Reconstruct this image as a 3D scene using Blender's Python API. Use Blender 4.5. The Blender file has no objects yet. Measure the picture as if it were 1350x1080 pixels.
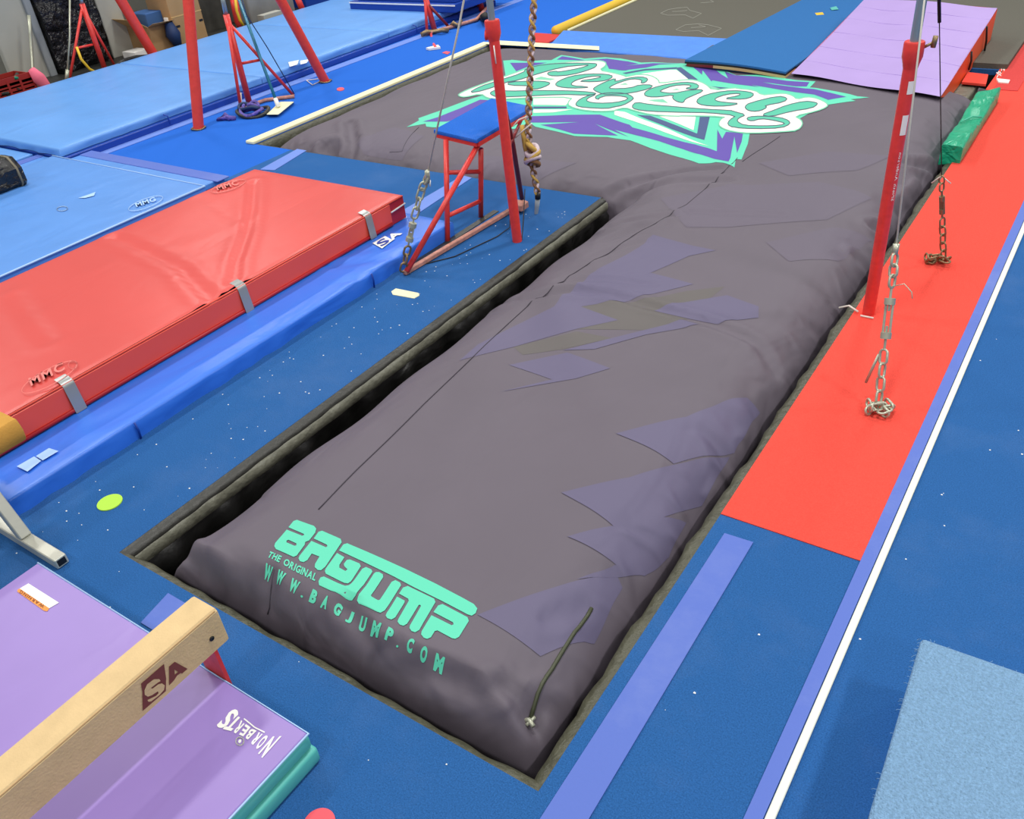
import bpy, bmesh, math, random
import numpy as np
from mathutils import Vector, Matrix
from mathutils.geometry import tessellate_polygon
random.seed(7)
SC = bpy.context.scene
COL = SC.collection

# ------------------------------------------------------------------ camera
FPX, CX, CY, HC = 1126.6, 675.0, 540.0, 2.5
R = np.array([[0.82820126, -0.25930902, 0.49683147],
              [0.55331093, 0.51919876, -0.65136753],
              [-0.08904881, 0.81436569, 0.57347958]])
cam = bpy.data.cameras.new('camera')
cam.sensor_fit = 'HORIZONTAL'; cam.sensor_width = 36.0
cam.lens = 36.0 * FPX / 1350.0
cam.clip_start = 0.05; cam.clip_end = 200
co = bpy.data.objects.new('camera', cam); COL.objects.link(co)
M = Matrix([list(r) for r in R]).to_4x4(); M.translation = Vector((0, 0, HC))
co.matrix_world = M
SC.camera = co

# ------------------------------------------------------------------ world, lights, exposure
SC.view_settings.view_transform = 'Standard'
SC.view_settings.look = 'None'
SC.view_settings.gamma = 1.0
SC.view_settings.exposure = 0.0
w = bpy.data.worlds.new('hall'); SC.world = w; w.use_nodes = True
w.node_tree.nodes['Background'].inputs[0].default_value = (0.97, 0.985, 1.0, 1)
w.node_tree.nodes['Background'].inputs[1].default_value = 0.27

def ceiling_light(x, y, z, sx, sy, power):
    l = bpy.data.lights.new('high_bay_light', 'AREA'); l.shape = 'RECTANGLE'
    l.size = sx; l.size_y = sy; l.energy = power; l.color = (1.0, 0.985, 0.95)
    o = bpy.data.objects.new('high_bay_light', l); COL.objects.link(o); o.location = (x, y, z)
for lx in (-13.5, -7.5, -1.5, 4.5):
    for ly in (-3.0, 3.2, 9.4, 15.6):
        ceiling_light(lx, ly, 7.0, 0.5, 1.2, 190 * (1.25 if lx > 0 else 1.0) * (0.7 if ly < 0 else 1.0))

# ------------------------------------------------------------------ ray helpers (photo pixel -> point of the place)
CAMP = np.array([0, 0, HC])
def ray(u, v):
    return R @ np.array([u - CX, -(v - CY), -FPX])
def PZ(u, v, z=0.0):
    d = ray(u, v); t = (z - HC) / d[2]; return Vector(CAMP + d * t)
def PX(u, v, x):
    d = ray(u, v); return Vector(CAMP + d * (x / d[0]))
def PY(u, v, y):
    d = ray(u, v); return Vector(CAMP + d * (y / d[1]))

# ------------------------------------------------------------------ materials
def lin(c):
    c = c / 255.0
    return c / 12.92 if c <= 0.04045 else ((c + 0.055) / 1.055) ** 2.4
def rgb(r, g, b): return (lin(r), lin(g), lin(b), 1)
MATS = {}
def mat(name, col, rough=0.6, bs=0, bstr=0.0, var=0.0, vs=None, metal=0.0, sheen=0.0, spec=0.5, bd=0.01, wr=0.0, wrs=3.0, chalk=0.0, crumple=0.0):
    m = bpy.data.materials.new(name); m.use_nodes = True
    nt = m.node_tree; b = nt.nodes['Principled BSDF']
    b.inputs['Base Color'].default_value = rgb(*col)
    b.inputs['Roughness'].default_value = rough
    b.inputs['Metallic'].default_value = metal
    b.inputs['Specular IOR Level'].default_value = spec
    if sheen: b.inputs['Sheen Weight'].default_value = sheen
    geo = nt.nodes.new('ShaderNodeNewGeometry')
    pos = geo.outputs['Position']
    colout = None
    if var:
        n = nt.nodes.new('ShaderNodeTexNoise'); n.inputs['Scale'].default_value = vs or bs
        n.inputs['Detail'].default_value = 3
        nt.links.new(pos, n.inputs['Vector'])
        r = nt.nodes.new('ShaderNodeMapRange'); r.inputs[1].default_value = 0.3; r.inputs[2].default_value = 0.7
        r.inputs[3].default_value = 1 - var; r.inputs[4].default_value = 1 + var
        nt.links.new(n.outputs['Fac'], r.inputs[0])
        mx = nt.nodes.new('ShaderNodeVectorMath'); mx.operation = 'SCALE'
        mx.inputs[0].default_value = rgb(*col)[:3]
        nt.links.new(r.outputs[0], mx.inputs['Scale'])
        colout = mx.outputs[0]
    if chalk:
        n2 = nt.nodes.new('ShaderNodeTexNoise'); n2.inputs['Scale'].default_value = 1.3; n2.inputs['Detail'].default_value = 8
        n2.inputs['Roughness'].default_value = 0.7
        nt.links.new(pos, n2.inputs['Vector'])
        r2 = nt.nodes.new('ShaderNodeMapRange'); r2.inputs[1].default_value = 0.5; r2.inputs[2].default_value = 0.8
        r2.inputs[3].default_value = 0; r2.inputs[4].default_value = chalk
        nt.links.new(n2.outputs['Fac'], r2.inputs[0])
        mm = nt.nodes.new('ShaderNodeMix'); mm.data_type = 'RGBA'
        nt.links.new(r2.outputs[0], mm.inputs['Factor'])
        if colout: nt.links.new(colout, mm.inputs['A'])
        else: mm.inputs['A'].default_value = rgb(*col)
        mm.inputs['B'].default_value = (0.6, 0.65, 0.75, 1)
        colout = mm.outputs['Result']
    if colout: nt.links.new(colout, b.inputs['Base Color'])
    last = None
    if wr:
        n = nt.nodes.new('ShaderNodeTexNoise'); n.inputs['Scale'].default_value = wrs; n.inputs['Detail'].default_value = 2
        n.inputs['Distortion'].default_value = 1.2
        mp = nt.nodes.new('ShaderNodeMapping'); mp.inputs['Scale'].default_value = (1, 0.45, 1); mp.inputs['Rotation'].default_value = (0, 0, 0.5)
        nt.links.new(pos, mp.inputs['Vector']); nt.links.new(mp.outputs[0], n.inputs['Vector'])
        bp = nt.nodes.new('ShaderNodeBump'); bp.inputs['Strength'].default_value = 1.0; bp.inputs['Distance'].default_value = wr
        nt.links.new(n.outputs['Fac'], bp.inputs['Height']); last = bp
    if bs and bstr:
        n = nt.nodes.new('ShaderNodeTexNoise'); n.inputs['Scale'].default_value = bs; n.inputs['Detail'].default_value = 4
        nt.links.new(pos, n.inputs['Vector'])
        bp = nt.nodes.new('ShaderNodeBump'); bp.inputs['Strength'].default_value = bstr; bp.inputs['Distance'].default_value = bd
        nt.links.new(n.outputs['Fac'], bp.inputs['Height'])
        if last: nt.links.new(last.outputs[0], bp.inputs['Normal'])
        last = bp
    if crumple:
        sp = nt.nodes.new('ShaderNodeSeparateXYZ'); nt.links.new(geo.outputs['Normal'], sp.inputs[0])
        mr = nt.nodes.new('ShaderNodeMapRange'); mr.inputs[1].default_value = 0.985; mr.inputs[2].default_value = 0.8
        mr.inputs[3].default_value = 0.06; mr.inputs[4].default_value = 1.0
        nt.links.new(sp.outputs['Z'], mr.inputs[0])
        n = nt.nodes.new('ShaderNodeTexNoise'); n.inputs['Scale'].default_value = 6; n.inputs['Detail'].default_value = 3; n.inputs['Distortion'].default_value = 0.8
        n.noise_type = 'RIDGED_MULTIFRACTAL' if hasattr(n, 'noise_type') else n.noise_type
        mq = nt.nodes.new('ShaderNodeMapping'); mq.inputs['Scale'].default_value = (1, 1, 0.3)
        nt.links.new(pos, mq.inputs['Vector']); nt.links.new(mq.outputs[0], n.inputs['Vector'])
        ml = nt.nodes.new('ShaderNodeMath'); ml.operation = 'MULTIPLY'
        nt.links.new(n.outputs['Fac'], ml.inputs[0]); nt.links.new(mr.outputs[0], ml.inputs[1])
        bp = nt.nodes.new('ShaderNodeBump'); bp.inputs['Strength'].default_value = 1.0; bp.inputs['Distance'].default_value = crumple
        nt.links.new(ml.outputs[0], bp.inputs['Height'])
        if last: nt.links.new(last.outputs[0], bp.inputs['Normal'])
        last = bp
    if last: nt.links.new(last.outputs[0], b.inputs['Normal'])
    MATS[name] = m
    return m

m_denim = mat('denim_blue_carpet', (46, 98, 160), 0.95, 260, 0.6, 0.22, 190, spec=0.1, chalk=0.05)
m_royal = mat('royal_blue_carpet', (42, 106, 208), 0.95, 260, 0.5, 0.12, 150, spec=0.1)
m_redcarpet = mat('red_carpet', (236, 82, 70), 0.95, 240, 0.5, 0.1, 160, spec=0.1)
m_redcarpet2 = mat('worn_red_carpet', (206, 74, 72), 0.95, 240, 0.5, 0.1, 160, spec=0.1)
m_lightcarpet = mat('pale_blue_carpet', (146, 188, 228), 0.95, 170, 1.0, 0.13, 120, spec=0.1, bd=0.02)
m_tape = mat('lavender_tape', (80, 106, 190), 0.6, 60, 0.1, chalk=0.12)
m_tape2 = mat('pale_tape', (102, 134, 214), 0.6)
m_white = mat('cream_plastic', (235, 235, 215), 0.5)
m_cream = mat('cream_foam', (236, 232, 190), 0.8, 90, 0.2)
m_bag = mat('bag_fabric', (94, 86, 97), 0.62, 900, 0.15, 0.05, 1.5, wr=0.02, wrs=2.6, bd=0.002, crumple=0.032)
m_shard = mat('print_violet_grey', (94, 88, 116), 0.62, 900, 0.15, wr=0.02, wrs=2.6, bd=0.002, crumple=0.032)
m_shard2 = mat('print_faint_violet_grey', (95, 87, 102), 0.62, 900, 0.15, wr=0.02, wrs=2.6, bd=0.002, crumple=0.032)
m_olive = mat('print_olive_grey', (92, 87, 86), 0.62, 900, 0.15, wr=0.02, wrs=2.6, bd=0.002, crumple=0.032)
m_mint = mat('print_mint', (88, 206, 172), 0.62, wr=0.006, wrs=2.6)
m_mint2 = mat('print_deep_mint', (76, 184, 154), 0.62, wr=0.006, wrs=2.6)
m_purple = mat('print_purple', (88, 66, 160), 0.62, wr=0.006, wrs=2.6)
m_navy = mat('print_slate', (58, 78, 125), 0.62)
m_lcream = mat('print_cream', (240, 238, 222), 0.62, wr=0.006, wrs=2.6)
m_edge = mat('print_sage', (120, 200, 168), 0.62)
m_line = mat('print_dark_line', (66, 84, 104), 0.62)
m_seam = mat('seam_thread', (58, 52, 62), 0.8)
m_blackv = mat('black_vinyl', (18, 18, 16), 0.4, 9, 0.5, bd=0.02, wr=0.02, wrs=5)
m_rim = mat('grey_rim_vinyl', (112, 112, 98), 0.38, 25, 0.5, 0.15, 20, bd=0.02)
m_rim2 = mat('olive_rim_vinyl', (74, 74, 58), 0.42, 25, 0.6, 0.2, 18, bd=0.02)
m_wire = mat('wire_grey', (205, 202, 190), 0.5)
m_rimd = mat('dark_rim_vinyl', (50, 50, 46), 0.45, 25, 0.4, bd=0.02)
m_pit = mat('pit_black', (12, 12, 12), 0.7)
m_redv = mat('red_vinyl', (212, 78, 72), 0.36, 500, 0.05, 0.04, 1.2, wr=0.008, wrs=2.2)
m_redv2 = mat('red_vinyl_side', (238, 84, 62), 0.36, 500, 0.05, wr=0.006, wrs=4)
m_redv3 = mat('dark_red_vinyl', (176, 30, 40), 0.4)
m_bluev = mat('bright_blue_vinyl', (50, 116, 226), 0.36, 500, 0.05, wr=0.012, wrs=3.5)
m_blueside = mat('blue_vinyl_side', (40, 104, 220), 0.36, wr=0.02, wrs=5)
m_skyv = mat('pale_blue_vinyl', (100, 158, 228), 0.4, 500, 0.05, 0.05, 2, wr=0.012, wrs=2.5)
m_midv = mat('mid_blue_vinyl', (88, 144, 218), 0.4, 500, 0.05, 0.04, 2, wr=0.014, wrs=2.5)
m_navyv = mat('deep_blue_vinyl', (14, 62, 160), 0.45)
m_lilac = mat('lilac_vinyl', (152, 127, 197), 0.42, 500, 0.05, 0.03, 3, wr=0.01, wrs=3)
m_lilac2 = mat('pale_lilac_vinyl', (172, 148, 208), 0.42, 500, 0.05, 0.03, 3, wr=0.01, wrs=3)
m_teal = mat('teal_vinyl', (88, 186, 176), 0.4, wr=0.012, wrs=4)
m_orange = mat('orange_vinyl', (236, 84, 28), 0.4)
m_green = mat('green_vinyl', (14, 158, 118), 0.35, wr=0.03, wrs=8)
m_greend = mat('deep_green_vinyl', (6, 128, 98), 0.4, wr=0.02, wrs=8)
m_suede = mat('tan_suede', (214, 186, 140), 0.9, 120, 0.25, 0.06, 14, spec=0.15)
m_suede2 = mat('ochre_suede', (200, 150, 72), 0.9, 120, 0.25, 0.05, 14, spec=0.15)
m_brown = mat('brown_print', (118, 58, 48), 0.7)
m_redp = mat('red_paint', (226, 62, 56), 0.35, 30, 0.1, 0.08, 30)
m_redpo = mat('orange_red_wrap', (228, 66, 54), 0.4, 60, 0.4, 0.06, 20)
m_dkred = mat('dark_red_paint', (120, 18, 30), 0.4)
m_scuff = mat('scuffed_salmon_paint', (190, 132, 116), 0.6, 30, 0.2, 0.25, 25)
m_chrome = mat('steel_tube', (150, 166, 172), 0.3, metal=0.55)
m_steel = mat('zinc_steel', (184, 186, 166), 0.38, 60, 0.1, metal=0.5)
m_brass = mat('tarnished_steel', (150, 128, 96), 0.45, metal=0.7)
m_galv = mat('galvanised_leg', (196, 196, 184), 0.45, 30, 0.1, metal=0.35)
m_silver = mat('silver_tape', (165, 168, 166), 0.35, metal=0.5)
m_black = mat('black_rubber', (18, 18, 20), 0.5)
m_stoolb = mat('blue_stool_carpet', (44, 108, 208), 0.95, 240, 0.6, 0.15, 120, spec=0.1, chalk=0.2)
m_rope1 = mat('rope_gold', (205, 168, 84), 0.9, 200, 0.5)
m_rope2 = mat('rope_brown', (138, 100, 70), 0.9, 200, 0.5)
m_rope3 = mat('rope_lilac_white', (226, 208, 216), 0.9, 200, 0.5)
m_string = mat('white_string', (225, 215, 205), 0.9)
m_tramp = mat('dark_mesh_bed', (88, 86, 76), 0.8, 120, 0.5, 0.1, 60)
m_yellow = mat('yellow_pad', (232, 190, 48), 0.5)
m_bluepad = mat('blue_end_pad', (64, 130, 228), 0.5, 40, 0.4, 0.08, 10)
m_boardblue = mat('board_blue_carpet', (52, 108, 168), 0.95, 240, 0.4, 0.08, 120, spec=0.1)
m_wood = mat('plywood_edge', (205, 170, 120), 0.8)
m_wall = mat('grey_wall_paint', (168, 168, 158), 0.8, 2, 0.02, 0.05, 2)
m_wall2 = mat('blue_grey_panel', (142, 148, 152), 0.8)  # blue-grey of the narrow panel edge, darker than the panel face
m_card = mat('cardboard', (168, 134, 92), 0.9, 20, 0.1, 0.05, 5)
m_cardin = mat('cardboard_flap', (206, 168, 112), 0.9)
m_tarp = mat('black_plastic_sheet', (16, 16, 20), 0.25, 7, 1.0, bd=0.12)
m_crate = mat('red_crate', (150, 32, 26), 0.5)
m_pink = mat('pink_cloth', (235, 110, 135), 0.8)
m_bin = mat('grey_bin_plastic', (140, 140, 138), 0.4, 8, 0.1, 0.12, 3)
m_navyb = mat('dark_blue_item', (20, 48, 92), 0.6)
m_bluebook = mat('blue_item', (48, 92, 150), 0.6)
m_lime = mat('lime_rubber', (176, 225, 62), 0.6)
m_pinkr = mat('pink_rubber', (232, 84, 96), 0.6)
m_paper = mat('white_label', (240, 240, 235), 0.6)
m_orangel = mat('orange_label', (240, 150, 70), 0.6)
m_dorange = mat('dark_orange_ink', (120, 62, 10), 0.6)
m_turq = mat('turquoise_handle', (24, 110, 140), 0.4)
m_strap = mat('purple_strap', (96, 84, 165), 0.8, 40, 0.3, 0.5, 40)
m_dgreen = mat('zip_olive', (62, 66, 44), 0.5)
m_clutter = mat('dark_clutter', (58, 56, 50), 0.8, 6, 0.3, 0.3, 6)
m_faint = mat('worn_white_print', (232, 124, 116), 0.5)
m_faintb = mat('worn_white_print_blue', (170, 205, 245), 0.5)
m_crease = mat('red_vinyl_dark_fold', (222, 66, 58), 0.36)

# ------------------------------------------------------------------ builders
def root_loc(p):
    v = Vector((0, 0, 0))
    while p is not None:
        v += p.location; p = p.parent
    return v
def obj(name, bm, m, parent=None, smooth=False, angle=None):
    bmesh.ops.recalc_face_normals(bm, faces=bm.faces)
    if parent is not None:
        off = root_loc(parent)
    else:
        xs = [v.co for v in bm.verts]
        off = Vector(((min(c.x for c in xs) + max(c.x for c in xs)) / 2, (min(c.y for c in xs) + max(c.y for c in xs)) / 2, min(c.z for c in xs)))
    bmesh.ops.translate(bm, verts=bm.verts, vec=-off)
    me = bpy.data.meshes.new(name); bm.to_mesh(me); bm.free()
    me.materials.append(m)
    if smooth:
        for p in me.polygons: p.use_smooth = True
        if angle is not None:
            try: me.set_sharp_from_angle(angle=math.radians(angle))
            except Exception: pass
    o = bpy.data.objects.new(name, me); COL.objects.link(o)
    if parent is not None: o.parent = parent
    else: o.location = off
    return o
def tag(o, label=None, cat=None, group=None, kind=None):
    if label: o['label'] = label
    if cat: o['category'] = cat
    if group: o['group'] = group
    if kind: o['kind'] = kind
    return o
def thing(name, loc, label, cat, group=None):
    o = bpy.data.objects.new(name, None); o.empty_display_size = 0.1
    COL.objects.link(o); o.location = loc
    return tag(o, label, cat, group)
def struct(name, bm, m, smooth=False):
    return tag(obj(name, bm, m, None, smooth), kind='structure')
def BM(): return bmesh.new()
def hexa(bm, c8):
    v = [bm.verts.new(c) for c in c8]
    for f in ((0, 3, 2, 1), (4, 5, 6, 7), (0, 1, 5, 4), (1, 2, 6, 5), (2, 3, 7, 6), (3, 0, 4, 7)):
        bm.faces.new([v[i] for i in f])
    return v
def box(bm, x0, x1, y0, y1, z0, z1):
    return hexa(bm, [(x0, y0, z0), (x1, y0, z0), (x1, y1, z0), (x0, y1, z0), (x0, y0, z1), (x1, y0, z1), (x1, y1, z1), (x0, y1, z1)])
def bev(bm, w, seg=2):
    bmesh.ops.bevel(bm, geom=list(bm.edges), offset=w, segments=seg, affect='EDGES', profile=0.5, clamp_overlap=True)
    return bm
def bbox(x0, x1, y0, y1, z0, z1, w=0.0, seg=2):
    bm = BM(); box(bm, x0, x1, y0, y1, z0, z1)
    if w: bev(bm, w, seg)
    return bm
def prism(bm, pts, z0, z1):
    """pts: list of (x,y); vertical prism"""
    a = [bm.verts.new((p[0], p[1], z0)) for p in pts]; b = [bm.verts.new((p[0], p[1], z1)) for p in pts]
    bm.faces.new(list(reversed(a))); bm.faces.new(b)
    n = len(pts)
    for i in range(n): bm.faces.new((a[i], a[(i + 1) % n], b[(i + 1) % n], b[i]))
def tube(bm, pts, r, seg=12, cap=True, close=False):
    pts = [Vector(p) for p in pts]; n = len(pts)
    rr = r if isinstance(r, (list, tuple)) else [r] * n
    rings = []; up = None
    for i, p in enumerate(pts):
        if close: t = pts[(i + 1) % n] - pts[i - 1]
        else: t = pts[min(i + 1, n - 1)] - pts[max(i - 1, 0)]
        t.normalize()
        if up is None:
            up = t.orthogonal().normalized()
        else:
            up = (up - t * up.dot(t))
            up = up.normalized() if up.length > 1e-6 else t.orthogonal().normalized()
        s = t.cross(up)
        rings.append([bm.verts.new(p + (up * math.cos(a) + s * math.sin(a)) * rr[i]) for a in [2 * math.pi * k / seg for k in range(seg)]])
    m = n if close else n - 1
    for i in range(m):
        A, B = rings[i], rings[(i + 1) % n]
        for k in range(seg): bm.faces.new((A[k], A[(k + 1) % seg], B[(k + 1) % seg], B[k]))
    if cap and not close:
        bm.faces.new(list(reversed(rings[0]))); bm.faces.new(rings[-1])
def tb(pts, r, seg=12, close=False):
    bm = BM(); tube(bm, pts, r, seg, True, close); return bm
def rectbar(bm, a, b, w, h, up=Vector((0, 0, 1))):
    a = Vector(a); b = Vector(b); t = (b - a).normalized(); s = t.cross(up).normalized(); u = s.cross(t)
    c = []
    for p in (a, b):
        c += [p - s * w / 2 - u * h / 2, p + s * w / 2 - u * h / 2, p + s * w / 2 + u * h / 2, p - s * w / 2 + u * h / 2]
    hexa(bm, c)
def lathe(bm, c, prof, seg=20):
    c = Vector(c); rings = []
    for r, z in prof:
        rings.append([bm.verts.new(c + Vector((r * math.cos(2 * math.pi * k / seg), r * math.sin(2 * math.pi * k / seg), z))) for k in range(seg)])
    for A, B in zip(rings, rings[1:]):
        for k in range(seg): bm.faces.new((A[k], A[(k + 1) % seg], B[(k + 1) % seg], B[k]))
    bm.faces.new(list(reversed(rings[0]))); bm.faces.new(rings[-1])
def link_bm(c, d, L=0.07, W=0.042, r=0.0065, twist=0.0):
    """one chain link centred at c, long axis d"""
    d = Vector(d).normalized(); o = d.orthogonal().normalized(); o = Matrix.Rotation(twist, 3, d) @ o
    pts = []
    for k in range(16):
        a = 2 * math.pi * k / 16; ca, sa = math.cos(a), math.sin(a)
        pts.append(Vector(c) + d * ((L - W) / 2 * (1 if ca > 0 else -1) + ca * W / 2) + o * sa * W / 2)
    return tb(pts, r, 6, close=True)
def chain(parent, a, b, m=None, L=0.07, r=0.0065, W=0.04):
    a = Vector(a); b = Vector(b); n = max(1, int((b - a).length / (L * 0.76))); d = b - a
    for i in range(n):
        c = a + d * ((i + 0.5) / n)
        obj('chain_link', link_bm(c, d, L, W, r, (i % 2) * math.pi / 2 + 0.3), m or m_steel, parent, True)
def turnbuckle(parent, a, b, w=0.03, m=None):
    a = Vector(a); b = Vector(b); d = (b - a); t = d.normalized(); o = t.cross(Vector((0.3, 1, 0))).normalized()
    bm = BM()
    p0 = a + d * 0.18; p1 = a + d * 0.82
    for s in (-1, 1): tube(bm, [p0 + o * s * w / 2, p1 + o * s * w / 2], 0.006, 8)
    for p, q in ((p0, p0 + t * 0.03), (p1 - t * 0.03, p1)): tube(bm, [p, q], w * 0.72, 10)
    tube(bm, [a, p0 + t * 0.06], 0.006, 8); tube(bm, [p1 - t * 0.06, b], 0.006, 8)
    return obj('turnbuckle', bm, m or m_steel, parent, True, 40)

# ------------------------------------------------------------------ bag surface
LX0, LX1, LY0 = -2.925, -1.03, 1.235
WX0, WX1, WY0, WY1 = -6.94, -1.03, 5.54, 9.62
def prof(d, w):
    t = np.clip(d / w, 0, 1)
    return np.sqrt(np.clip(1 - (1 - t) ** 2.4, 0, 1))
GROOVES = []   # (points Nx2, depth, width)
def hraw(x, y):
    x = np.asarray(x, float); y = np.asarray(y, float)
    def corner(a, b): return 1 - np.clip(((1 - a) ** 2.6 + (1 - b) ** 2.6) ** (1 / 2.6), 0, 1)
    f1 = corner(prof(x - LX0, 0.42) * prof(LX1 - x, 0.40), prof(y - LY0, 0.2)) * prof(8.6 - y, 1.0)
    f2 = prof(x - WX0, 0.6) * prof(WX1 - x, 0.42) * prof(y - WY0, 0.6) * prof(WY1 - y, 0.8) * prof(np.clip(8.95 - y, 0, 9) + np.clip(-1.3 - x, 0, 9) * 2.5, 0.5)
    s = np.logaddexp(f1 * 14, f2 * 14) / 14
    f = np.minimum(s, 1.03)
    z = -0.19 + 0.29 * f
    z = z + 0.035 * np.clip(f - 0.5, 0, 1) * np.sin(np.clip((x - LX0) / (LX1 - LX0), 0, 1) * math.pi)
    z = z + 0.008 * np.sin(2.1 * x + 1.3 * y) * np.sin(1.7 * y - 0.9 * x + 1)
    z = z + 0.0045 * np.sin(5.3 * x + 2.2 * y + np.sin(3 * y)) * np.sin(3.1 * y - 2.7 * x)
    edge = np.clip(1 - f, 0, 1)
    z = z + 0.022 * np.sqrt(edge) * np.sin(24 * x + 2 * np.sin(9 * x)) * np.exp(-((y - LY0 - 0.08) / 0.16) ** 2) + 0.016 * np.sqrt(edge) * np.sin(21 * y + 2 * np.sin(6 * y)) * np.exp(-((x - LX1 + 0.08) / 0.18) ** 2)
    z = z + 0.03 * edge * np.sin(9 * x + 1.5 * np.sin(7 * y)) * (np.abs(y - LY0) < 0.5) + 0.03 * edge * np.sin(8 * y + 2 * np.sin(5 * x))
    return z
def hgrid(x, y):
    """height of the meshed cover (bilinear inside each cell)"""
    global ZG
    if ZG is None:
        X, Y = np.meshgrid(GXS, GYS, indexing='ij'); ZG = hbag(X, Y)
    gx, gy = np.array(GXS), np.array(GYS); x = np.atleast_1d(x); y = np.atleast_1d(y)
    i = np.clip(np.searchsorted(gx, x) - 1, 0, len(gx) - 2); j = np.clip(np.searchsorted(gy, y) - 1, 0, len(gy) - 2)
    a = (x - gx[i]) / (gx[i + 1] - gx[i]); b = (y - gy[j]) / (gy[j + 1] - gy[j])
    return ZG[i, j] * (1 - a) * (1 - b) + ZG[i + 1, j] * a * (1 - b) + ZG[i, j + 1] * (1 - a) * b + ZG[i + 1, j + 1] * a * b
ZG = None
def segdist(x, y, P):
    d = np.full(np.shape(x), 1e9)
    for (ax, ay), (bx, by) in zip(P[:-1], P[1:]):
        vx, vy = bx - ax, by - ay; L2 = vx * vx + vy * vy + 1e-12
        t = np.clip(((x - ax) * vx + (y - ay) * vy) / L2, 0, 1)
        d = np.minimum(d, np.hypot(x - ax - t * vx, y - ay - t * vy))
    return d
def hbag(x, y):
    x = np.asarray(x, float); y = np.asarray(y, float)
    z = hraw(x, y)
    for P, dep, wd in GROOVES:
        d = segdist(x, y, P)
        z = z - dep * np.exp(-(d / wd) ** 2) + dep * 0.8 * np.exp(-((d - 2 * wd) / wd) ** 2)
    return z
def on_bag(u, v, n=14):
    z = 0.1
    for _ in range(n):
        p = PZ(u, v, z); z = 0.5 * z + 0.5 * float(hraw(p.x, p.y))
    return PZ(u, v, z)
def groove(px, dep, wd):
    # smooth polyline
    P = [on_bag(*p) for p in px]; P = [(p.x, p.y) for p in P]
    Q = []
    for a, b in zip(P[:-1], P[1:]):
        for k in range(3): Q.append((a[0] + (b[0] - a[0]) * k / 3, a[1] + (b[1] - a[1]) * k / 3))
    Q.append(P[-1]); GROOVES.append((Q, dep * 1.5, max(wd, 0.03)))
# folds seen in the cover: at the inner corner and across the lane
groove([(650, 408), (700, 392), (750, 383), (800, 388), (870, 408), (940, 428), (1000, 455), (1020, 490)], 0.011, 0.035)
groove([(800, 285), (830, 262), (870, 245), (960, 238)], 0.012, 0.04)
groove([(806, 262), (822, 248), (860, 236), (950, 222)], 0.014, 0.035)
groove([(800, 300), (840, 290), (890, 284)], 0.010, 0.03)
groove([(795, 318), (830, 306), (870, 290)], 0.008, 0.025)
groove([(780, 340), (812, 330), (846, 320)], 0.007, 0.022)
groove([(905, 280), (960, 282), (1030, 284)], 0.006, 0.02)
groove([(740, 372), (800, 368), (860, 376)], 0.006, 0.03)
groove([(462, 162), (466, 185), (463, 210)], 0.02, 0.05)
groove([(430, 196), (440, 205)], 0.03, 0.06)
groove([(1190, 215), (1218, 218), (1240, 236)], 0.02, 0.03)
groove([(1130, 340), (1160, 372)], 0.015, 0.03)
groove([(1185, 285), (1215, 268)], 0.02, 0.03)
groove([(1150, 300), (1178, 330)], 0.018, 0.03)
groove([(455, 800), (480, 830), (492, 858)], 0.010, 0.02)
groove([(352, 762), (358, 790)], 0.010, 0.02)
groove([(540, 885), (600, 898), (640, 925)], 0.012, 0.02)
groove([(520, 862), (520, 905)], 0.008, 0.015)
groove([(660, 905), (690, 930), (710, 975)], 0.012, 0.025)
groove([(768, 800), (745, 812), (722, 818)], 0.005, 0.03)
groove([(700, 948), (720, 930), (738, 955)], 0.014, 0.02)
groove([(235, 742), (262, 750), (290, 775)], 0.015, 0.03)

def axis(a, b, step, edges):
    v = set(np.round(np.linspace(a, b, int((b - a) / step) + 1), 4))
    for e in edges:
        for k in np.arange(0.004, 0.14, 0.012): 
            for s in (-1, 1):
                q = e + s * k
                if a < q < b: v.add(round(q, 4))
        v.add(round(e, 4))
    v = sorted(v); out = [v[0]]
    for q in v[1:]:
        if q - out[-1] > 0.004 or any(abs(q - e) < 1e-6 for e in edges):
            if q - out[-1] <= 0.004 and not any(abs(out[-1] - e) < 1e-6 for e in edges): out.pop()
            out.append(q)
    return out
GXS = axis(WX0, WX1, 0.026, [WX0, LX0, WX1]); GYS = axis(LY0, WY1, 0.026, [LY0, WY0, WY1])
def surf_bm():
    X, Y = np.meshgrid(GXS, GYS, indexing='ij'); Z = hbag(X, Y)
    bm = BM(); V = {}
    def v(i, j):
        if (i, j) not in V: V[(i, j)] = bm.verts.new((X[i, j], Y[i, j], Z[i, j]))
        return V[(i, j)]
    for i in range(len(GXS) - 1):
        xc = (GXS[i] + GXS[i + 1]) / 2
        for j in range(len(GYS) - 1):
            yc = (GYS[j] + GYS[j + 1]) / 2
            if (xc > LX0) or (yc > WY0):
                bm.faces.new((v(i, j), v(i + 1, j), v(i + 1, j + 1), v(i, j + 1)))
    be = [e for e in bm.edges if e.is_boundary]
    r = bmesh.ops.extrude_edge_only(bm, edges=be)
    for q in r['geom']:
        if isinstance(q, bmesh.types.BMVert): q.co.z = -0.55
    return bm

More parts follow.
